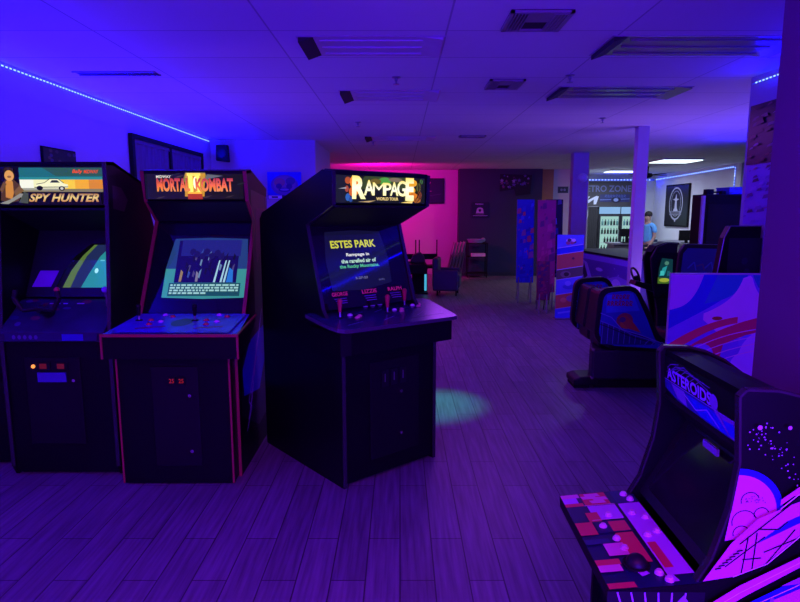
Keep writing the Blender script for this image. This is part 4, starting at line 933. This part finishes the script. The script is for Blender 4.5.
# rack
t = thing('rack', 'small dark two-shelf rack against the dark wall', 'rack', (1.88, 14.7, 0))
for x in (-.24, .22):
    for y in (-.15, .15): M().box(x, x + .02, y, y + .02, 0, .84, MATTE).build('leg', t)
for z_ in (.1, .5, .825): M().box(-.25, .25, -.16, .18, z_, z_ + .015, MATTE).build('shelf', t)
t = thing('basket', 'pale oval basket on the top shelf of the rack', 'basket', (1.85, 14.7, .842)); wb_ = M().lathe((0, 0, 0), [(0, 0), (.1, 0), (.13, .09), (.12, .09), (.09, .01), (0, .01)], mat('pale_plastic', (.35, .32, .42), .5), 20).build('bowl', t); wb_.scale = (1.7, 1, 1)
M().ball((.18, 0, .07), .055, mat('pale_plastic', (.35, .32, .42), .5)).build('ball_handle', t)
t = thing('paper_stack', 'white stack of paper on the middle shelf of the rack', 'paper', (1.9, 14.65, .515)); M().box(-.16, .17, -.1, .1, 0.001, .07, mat('paper_white', (.75, .72, .75), .7)).build('sheets', t); M().box(-.16, .17, -.1, .1, .07, .073, mat('paper_white', (.75, .72, .75), .7)).build('top_sheet', t, rz=R(3))

# ================================================================== STANDING BOARDS
def board(x, y, z0, w_, h, cols, label, seed, rz=0, lean=4):
    t = thing('display_board', label, 'display board', (x, y, 0), R(rz))
    b = Art((0, 0, 0), (1, 0, 0), (0, 0, 1), (0, -1, 0)); rot = (R(-lean), 0, 0)
    bd = M().box(0, w_, 0, .025, z0, z0 + h, P(cols[0])).build('panel', t, rot=rot)
    A = Art((0, -.001, z0), (w_, 0, 0), (0, 0, h), (0, -1, 0)); rr = random.Random(seed); A.r(0, 0, 1, 1, P(cols[0]))
    for i in range(46):
        x_, y_ = rr.random() * .8, rr.random() * .94; q = .06 + rr.random() * .26
        A.p([(x_, y_), (min(1, x_ + q), y_ + .01), (min(1, x_ + q * .9), min(1, y_ + q * .3)), (x_ + .03, min(1, y_ + q * .25))], P(rr.choice(cols[1:])))
    A.build('print', bd)
    for u in (.04, w_ - .04):
        M().tube([(u, .01, z0 + .1), (u - .03, -.12, 0)], .010, mat('leg_metal', (.2, .19, .22), .5, .5)).build('leg', t); M().tube([(u, .04, z0 + .3), (u + .02, .3, 0)], .011, STEEL).build('leg', t)
    M().box(.03, w_ - .03, .03, .05, z0 + .05, z0 + .1, MATTE).build('crossbar', t)
board(2.06, 10.55, .35, .30, 1.46, ['1838c0', '3a60e0', '9a60a0', '2030a0', 'c05070', '2848d0'], 'leftmost of the standing boards, bright blue print', 1)
board(2.30, 10.0, .25, .30, 1.54, ['b02070', 'c83080', '902060', 'a02878', '702068'], 'plain magenta standing board in the middle of the group', 2)
board(2.55, 10.5, .45, .30, 1.36, ['14102c', '3a4898', '5a5888', '202048', '8890c0', '602058'], 'dark standing board with pale graffiti, rightmost of the tall ones', 3)
board(2.18, 9.45, .2, .2, .62, ['702850', '903860', '502060', 'a04050'], 'short dim red board at the foot of the tall ones', 4)
# striped banner
t = thing('standing_banner', 'standing banner printed with orange, blue and olive picture stripes', 'banner', (2.32, 8.85, 0), R(-3))
bn = M().box(0, .385, 0, .012, .02, 1.26, P('3048d8')).build('panel', t, rot=(R(-1.5), 0, 0))
A = Art((0, -.001, .02), (.385, 0, 0), (0, 0, 1.24), (0, -1, 0)); A.r(0, 0, 1, 1, P('3a50e0'))
bands = [(1.0, .86, '5870e8'), (.86, .78, '2038d8'), (.78, .60, 'b86050'), (.60, .48, '585850'), (.48, .30, '5868e8'), (.30, .13, 'c07050'), (.13, 0, '4058f0')]
for y1, y0, c_ in bands: A.p([(0, y0 - .02), (1, y0 + .03), (1, min(1, y1 + .03)), (0, max(0, y1 - .02) if y1 < 1 else 1)], P(c_))
for y0 in (.86, .78, .60, .48, .30, .13): A.line([(0, y0 - .02), (1, y0 + .03)], .008, P('b0b8f0'))
for i in range(8): A.e(.3 + random.random() * .35, .87 + random.random() * .07, .08, .02, P(random.choice(['a05080', 'e0e0f0', '503060'])), 9)
A.e(.62, .72, .05, .015, P('5a2850')); A.e(.35, .53, .2, .04, P('7a7a70')); A.e(.38, .53, .1, .025, P('30302c')); A.e(.5, .38, .25, .03, P('3850d0')); A.e(.45, .42, .12, .03, P('8090f0')); A.e(.6, .24, .2, .04, P('8860a8')); A.e(.3, .22, .12, .03, P('d89868')); A.line([(.1, .06), (.9, .1)], .02, P('80a0ff')); A.build('print', bn)
M().box(-.01, .395, -.06, .07, 0, .025, STEEL).build('base', t)

# ================================================================== LOW TABLE WITH SPACE PRINT
t = thing('air_hockey_table', 'long low game table with violet space print on its side', 'game table', (3.22, 8.25, 0), R(4.5))
M().box(0, .9, 0, 2.3, .18, .93, P('3a2a78')).build('body', t, bevel=.01); M().box(-.03, .93, -.03, 2.33, .93, .955, MATTE).build('rim', t, bevel=.01)
for x in (.06, .72):
    for y in (.1, 2.05): M().box(x, x + .12, y, y + .12, 0, .18, MATTE).build('leg', t)
A = Art((-.0015, 2.28, .2), (0, -2.26, 0), (0, 0, .71), (-1, 0, 0)); A.r(0, 0, 1, 1, P('5a48b0')); A.r(0, .88, 1, 1, P('8a78e8'))
A.p([(.02, .1), (.2, .85), (.28, .8), (.4, .4), (.3, .1)], P('b0a0f0')); A.p([(.18, .3), (.22, .8), (.3, .5)], P('201850')); A.p([(.4, .4), (.8, .65), (.95, .6), (.9, .4), (.5, .3)], P('9080e0')); A.e(.78, .45, .07, .13, P('c8b8ff')); A.e(.5, .7, .06, .04, P('c0b8ff')); A.e(.6, .25, .15, .14, P('281c60'))
for k in range(9): A.line([(.05 + .1 * k, .15 + .05 * (k % 3)), (.12 + .1 * k, .4 + .1 * (k % 2)), (.16 + .09 * k, .2)], .02, P('b8a8f0'))
for k in range(14): A.e(random.random(), random.random() * .85, .008, .018, P('b0a8e0'), 6)
A.build('side_art_or_reflection', t)

# ================================================================== FAR ROOM
# sign board above the coolers
t = thing('sign', 'dark RETRO ZONE sign board above the drink coolers', 'sign', (4.95, 17.3, 1.74)); SB = mat('sign_brown', (.06, .055, .06), .6)
M().box(0, 1.75, 0, .12, 0, .7, SB).build('board', t)
A = Art((0, -.002, 0), (1.75, 0, 0), (0, 0, .7), (0, -1, 0)); lt = P('9aa0c8'); A.text('RETRO ZONE', .12, .58, .92, .84, P('6a70a0'), weight=.02); A.p([(.1, .08), (.22, .4), (.26, .4), (.2, .22), (.36, .42), (.4, .4), (.36, .08), (.32, .08), (.32, .28), (.24, .14)], P('e0e4f0'))
A.r(.42, .18, .9, .48, P('303468')); A.line([(.42, .26), (.9, .3)], .03, P('7080c0')); A.e(.68, .26, .08, .12, P('20203a')); A.e(.68, .26, .04, .07, P('90a0d0')); A.scribble(.5, .36, .85, .46, P('5060a8'), 8); A.build('print', t)
def cooler(x, label, seed):
    t = thing('drink_cooler', label, 'cooler', (x, 16.9, 0)); w_ = .60
    M().box(0, w_, .05, .55, 0, 1.74, mat('cooler_black', (.02, .02, .022), .4)).build('body', t, bevel=.005)
    M().box(.01, w_ - .01, .035, .05, 1.53, 1.72, G('8ab8e8', .95)).build('header', t)
    d = M().box(.02, w_ - .02, .03, .05, .18, 1.5, mat('cooler_frame', (.03, .03, .035), .4)).build('door', t)
    M().box(.05, w_ - .05, .026, .03, .22, 1.46, G('b0e4dc', .75)).build('lit_interior', d)
    rr = random.Random(seed)
    for k in range(5):
        z_ = .26 + k * .24; M().box(.05, w_ - .05, .015, .026, z_ - .012, z_, WHITE).build('shelf', d)
    M().box(w_ - .05, w_ - .03, .0, .03, .6, 1.1, STEEL).build('handle', d)
    for k in range(5):
        z_ = .26 + k * .24
        for q in range(6):
            if rr.random() < .12: continue
            c_ = rr.choice(['102018', '301810', '0c2840', '181818', '103830', '508078'])
            b = M().lathe((0, 0, 0), [(0, 0), (.028, 0), (.028, .1), (.012, .13), (.012, .16), (0, .16)], P(c_), 8)
            ob = b.build('bottle', loc=(x + .09 + q * .082, 16.9 + .0 - .018, z_))
            shelf = ['bottom', 'second', 'middle', 'fourth', 'top'][k]
            mark(ob, 'small dark bottle on the ' + shelf + ' shelf of the ' + ('left' if seed == 1 else 'right') + ' cooler', 'bottle', 'bottles on the ' + shelf + ' shelf of the ' + ('left' if seed == 1 else 'right') + ' cooler')
    return t
cooler(5.56, 'left glass-door drink cooler, brightly lit', 1)
cooler(6.17, 'right glass-door drink cooler behind the counter chair', 2)
t = thing('curtain', 'dark narrow curtain left of the drink coolers', 'curtain', (5.42, 17.0, 0)); b = M()
for i in range(10): b.cyl((-.13 + i * .026, .01 * (i % 2), .3), (-.13 + i * .026, .01 * (i % 2), 1.72), .016, None, mat('curtain_cloth', (.03, .028, .03), .9), 8)
b.build('cloth', t); M().cyl((-.16, 0, 1.73), (.14, 0, 1.73), .012, None, STEEL).build('rod', t)
# counter
t = thing('counter', 'dark sales counter in front of the drink coolers', 'counter', (5.2, 14.6, 0)); M().box(0, 1.2, 0, .5, 0, .8, mat('counter_front', (.10, .09, .10), .6)).build('body', t); M().box(-.04, 1.24, -.05, .55, .8, .84, mat('counter_top', (.25, .24, .26), .35)).build('worktop', t)
for z_ in (.25, .5): M().box(.1, 1.1, -.012, 0, z_, z_ + .05, mat('counter_rail', (.3, .3, .32), .5)).build('rail', t)
mark(M().prism([(-.16, .15), (.16, .15), (.18, .34), (-.2, .34)], -.03, .03, MATTE, 'y').box(-.03, .03, -.03, .03, .02, .16, MATTE).box(-.12, .12, -.1, .1, 0, .02, MATTE).build('register', loc=(5.55, 14.75, .84)), 'dark flat till screen on the sales counter', 'screen')
for q, (x, w_) in enumerate(((5.75, .14), (5.95, .1))):
    mark(M().box(0, w_, 0, .12, 0, .1, P('c8d8d8')).box(.01, w_ - .01, -.002, 0, .02, .08, P('405070')).build('snack_box', loc=(5.98 if q else 6.15, 14.7, .84)), ['wide', 'narrow'][q] + ' pale snack box on the sales counter', 'box')
# desk at far right wall
t = thing('desk', 'narrow desk under the framed emblem poster', 'desk', (6.55, 13.9, 0)); M().box(0, .72, 0, 1.9, .82, .86, mat('desk_top', (.2, .19, .2), .5)).build('desk_top', t); M().box(.05, .7, 1.8, 1.85, 0, .82, MATTE).build('side_panel', t); M().box(.05, .7, .05, .1, 0, .82, MATTE).build('side_panel', t)
t = thing('monitor', 'black computer monitor on the far desk', 'monitor', (6.75, 14.2, .86)); M().box(-.18, .18, -.02, .02, .06, .30, MATTE).build('screen', t, bevel=.005); M().box(-.03, .03, -.01, .03, 0, .08, MATTE).build('stand', t); M().box(-.1, .1, -.08, .08, 0, .01, MATTE).build('base', t)
t = thing('framed_poster', 'large black framed poster with a pale oval emblem in the far room', 'poster', (7.28, 15.95, 1.2)); M().box(-.03, .01, -.66, .66, 0, 1.1, MATTE).build('frame', t)
A = Art((-.031, .62, .04), (0, -1.24, 0), (0, 0, 1.02), (-1, 0, 0)); A.r(0, 0, 1, 1, P('1c1a22')); pc = P('a8a8b8')
def ring(cx, cy, rx, ry, w2, m, n=28):
    A.line([(cx + rx * math.cos(2 * math.pi * i / n), cy + ry * math.sin(2 * math.pi * i / n)) for i in range(n + 1)], w2, m)
ring(.48, .55, .30, .40, .035, pc); ring(.48, .55, .22, .32, .012, pc)
A.p([(.42, .4), (.54, .4), (.52, .62), (.62, .66), (.52, .68), (.48, .8), (.44, .68), (.34, .66), (.44, .62)], pc); A.p([(.34, .3), (.62, .3), (.56, .42), (.4, .42)], pc); A.p([(.2, .26), (.76, .26), (.7, .36), (.26, .36)], P('7a7a88')); A.scribble(.3, .28, .66, .34, P('1c1a22'), 7); A.e(.48, .12, .03, .04, pc); A.build('print', t)
# poster on middle wall piece and glowing window beside it
t = thing('poster', 'small dark poster on the bright wall piece left of the wide column', 'poster', (4.05, 15.19, 2.05)); M().box(-.12, .14, -.006, .006, 0, .16, P('30285a')).build('sheet', t)
A = Art((-.12, -.007, 0), (.26, 0, 0), (0, 0, .16), (0, -1, 0)); A.r(.1, .15, .9, .85, P('1c1840')); A.e(.35, .5, .12, .2, P('7a70a8')); A.e(.65, .5, .12, .2, P('7a70a8')); A.build('print', t)
# person
def person():
    t = thing('person', 'person in a light blue T-shirt standing in the far room by the slim column', 'person', (5.62, 13.7, 0), R(-60))
    t.scale = (.92, .92, .92)
    def skin(name, pts, edges, rad, m, parent, sub=1):
        me = bpy.data.meshes.new(name); me.from_pydata(pts, edges, []); o = bpy.data.objects.new(name, me); COL.objects.link(o); o.parent = parent
        me.materials.append(m); s = o.modifiers.new('skin', 'SKIN'); u = o.modifiers.new('sub', 'SUBSURF'); u.levels = u.render_levels = sub
        lay = me.skin_vertices[0] if me.skin_vertices else None
        if lay is None:
            bm = bmesh.new(); bm.from_mesh(me); bm.verts.layers.skin.verify(); bm.to_mesh(me); bm.free(); lay = me.skin_vertices[0]
        for i, r_ in enumerate(rad): lay.data[i].radius = r_ if isinstance(r_, tuple) else (r_, r_)
        lay.data[0].use_root = True
        return o
    sk = mat('skin', (.42, .25, .19), .6); shirt = mat('light_blue_shirt', (.12, .38, .75), .8); pants = mat('dark_trousers', (.03, .03, .05), .8); hair = mat('dark_hair', (.02, .015, .012), .7)
    pts = [(0, 0, .92), (0, 0, 1.1), (0, 0, 1.30), (0, 0, 1.42), (0, -.01, 1.49), (0, -.03, 1.56), (0, -.02, 1.66),
           (.17, 0, 1.38), (.22, -.02, 1.12), (.20, -.16, .92), (.19, -.20, .87), (-.17, 0, 1.38), (-.22, -.02, 1.12), (-.20, -.14, .92), (-.19, -.18, .87),
           (.09, 0, .88), (.10, -.01, .48), (.10, .02, .09), (.10, -.1, .04), (-.09, 0, .88), (-.10, -.01, .48), (-.10, .02, .09), (-.10, -.1, .04)]
    ed = [(0, 1), (1, 2), (2, 3), (3, 4), (4, 5), (5, 6), (3, 7), (7, 8), (8, 9), (9, 10), (3, 11), (11, 12), (12, 13), (13, 14), (0, 15), (15, 16), (16, 17), (17, 18), (0, 19), (19, 20), (20, 21), (21, 22)]
    rad = [(.15, .11), (.14, .10), (.15, .11), (.11, .08), .055, (.075, .09), (.07, .08), .055, .042, .03, .022, .055, .042, .03, .022, .085, .058, .04, .04, .085, .058, .04, .04]
    body = skin('body', pts, ed, rad, sk, t)
    # clothing
    skin('shirt', [(0, 0, .90), (0, 0, 1.12), (0, 0, 1.31), (0, 0, 1.42), (.17, 0, 1.385), (.215, -.01, 1.2), (-.17, 0, 1.385), (-.215, -.01, 1.2)], [(0, 1), (1, 2), (2, 3), (3, 4), (4, 5), (3, 6), (6, 7)], [(.17, .13), (.16, .12), (.17, .125), (.10, .08), .07, .065, .07, .065], shirt, t)
    skin('trousers', [(0, 0, .92), (.095, 0, .86), (.10, -.01, .48), (.10, .02, .08), (-.095, 0, .86), (-.10, -.01, .48), (-.10, .02, .08)], [(0, 1), (1, 2), (2, 3), (0, 4), (4, 5), (5, 6)], [(.155, .12), .1, .075, .06, .1, .075, .06], pants, t)
    M().ball((0, .0, 1.665), .098, hair, 12, (.9, 1.0, .85)).build('hair', t, smooth=True)
    M().prism([(-.118, 1.58), (-.135, 1.575), (-.112, 1.615)], -.012, .012, sk).build('nose', t)
    for s_ in (-1, 1):
        M().ball((s_ * .03, -.105, 1.625), .011, mat('eye', (.05, .04, .04), .3), 8).build('eye', t); M().ball((s_ * .08, -.02, 1.6), .022, sk, 8, (.4, .8, 1.2)).build('ear', t)
        h = M().ball((s_ * .19, -.21, .865), .036, sk, 8, (.9, 1.1, .45))
        for f in range(4): h.tube([(s_ * .19 + (f - 1.5) * .018, -.235, .87), (s_ * .19 + (f - 1.5) * .02, -.275 - .006 * (1 - abs(f - 1.5)), .862), (s_ * .19 + (f - 1.5) * .02, -.295, .85)], .009, sk, 6)
        h.tube([(s_ * .165, -.2, .865), (s_ * .145, -.225, .86), (s_ * .142, -.25, .855)], .010, sk, 6); h.build('hand', t)
    M().box(-.02, .02, -.112, -.1, 1.55, 1.556, mat('lips', (.35, .14, .12), .5)).build('mouth', t)
person()
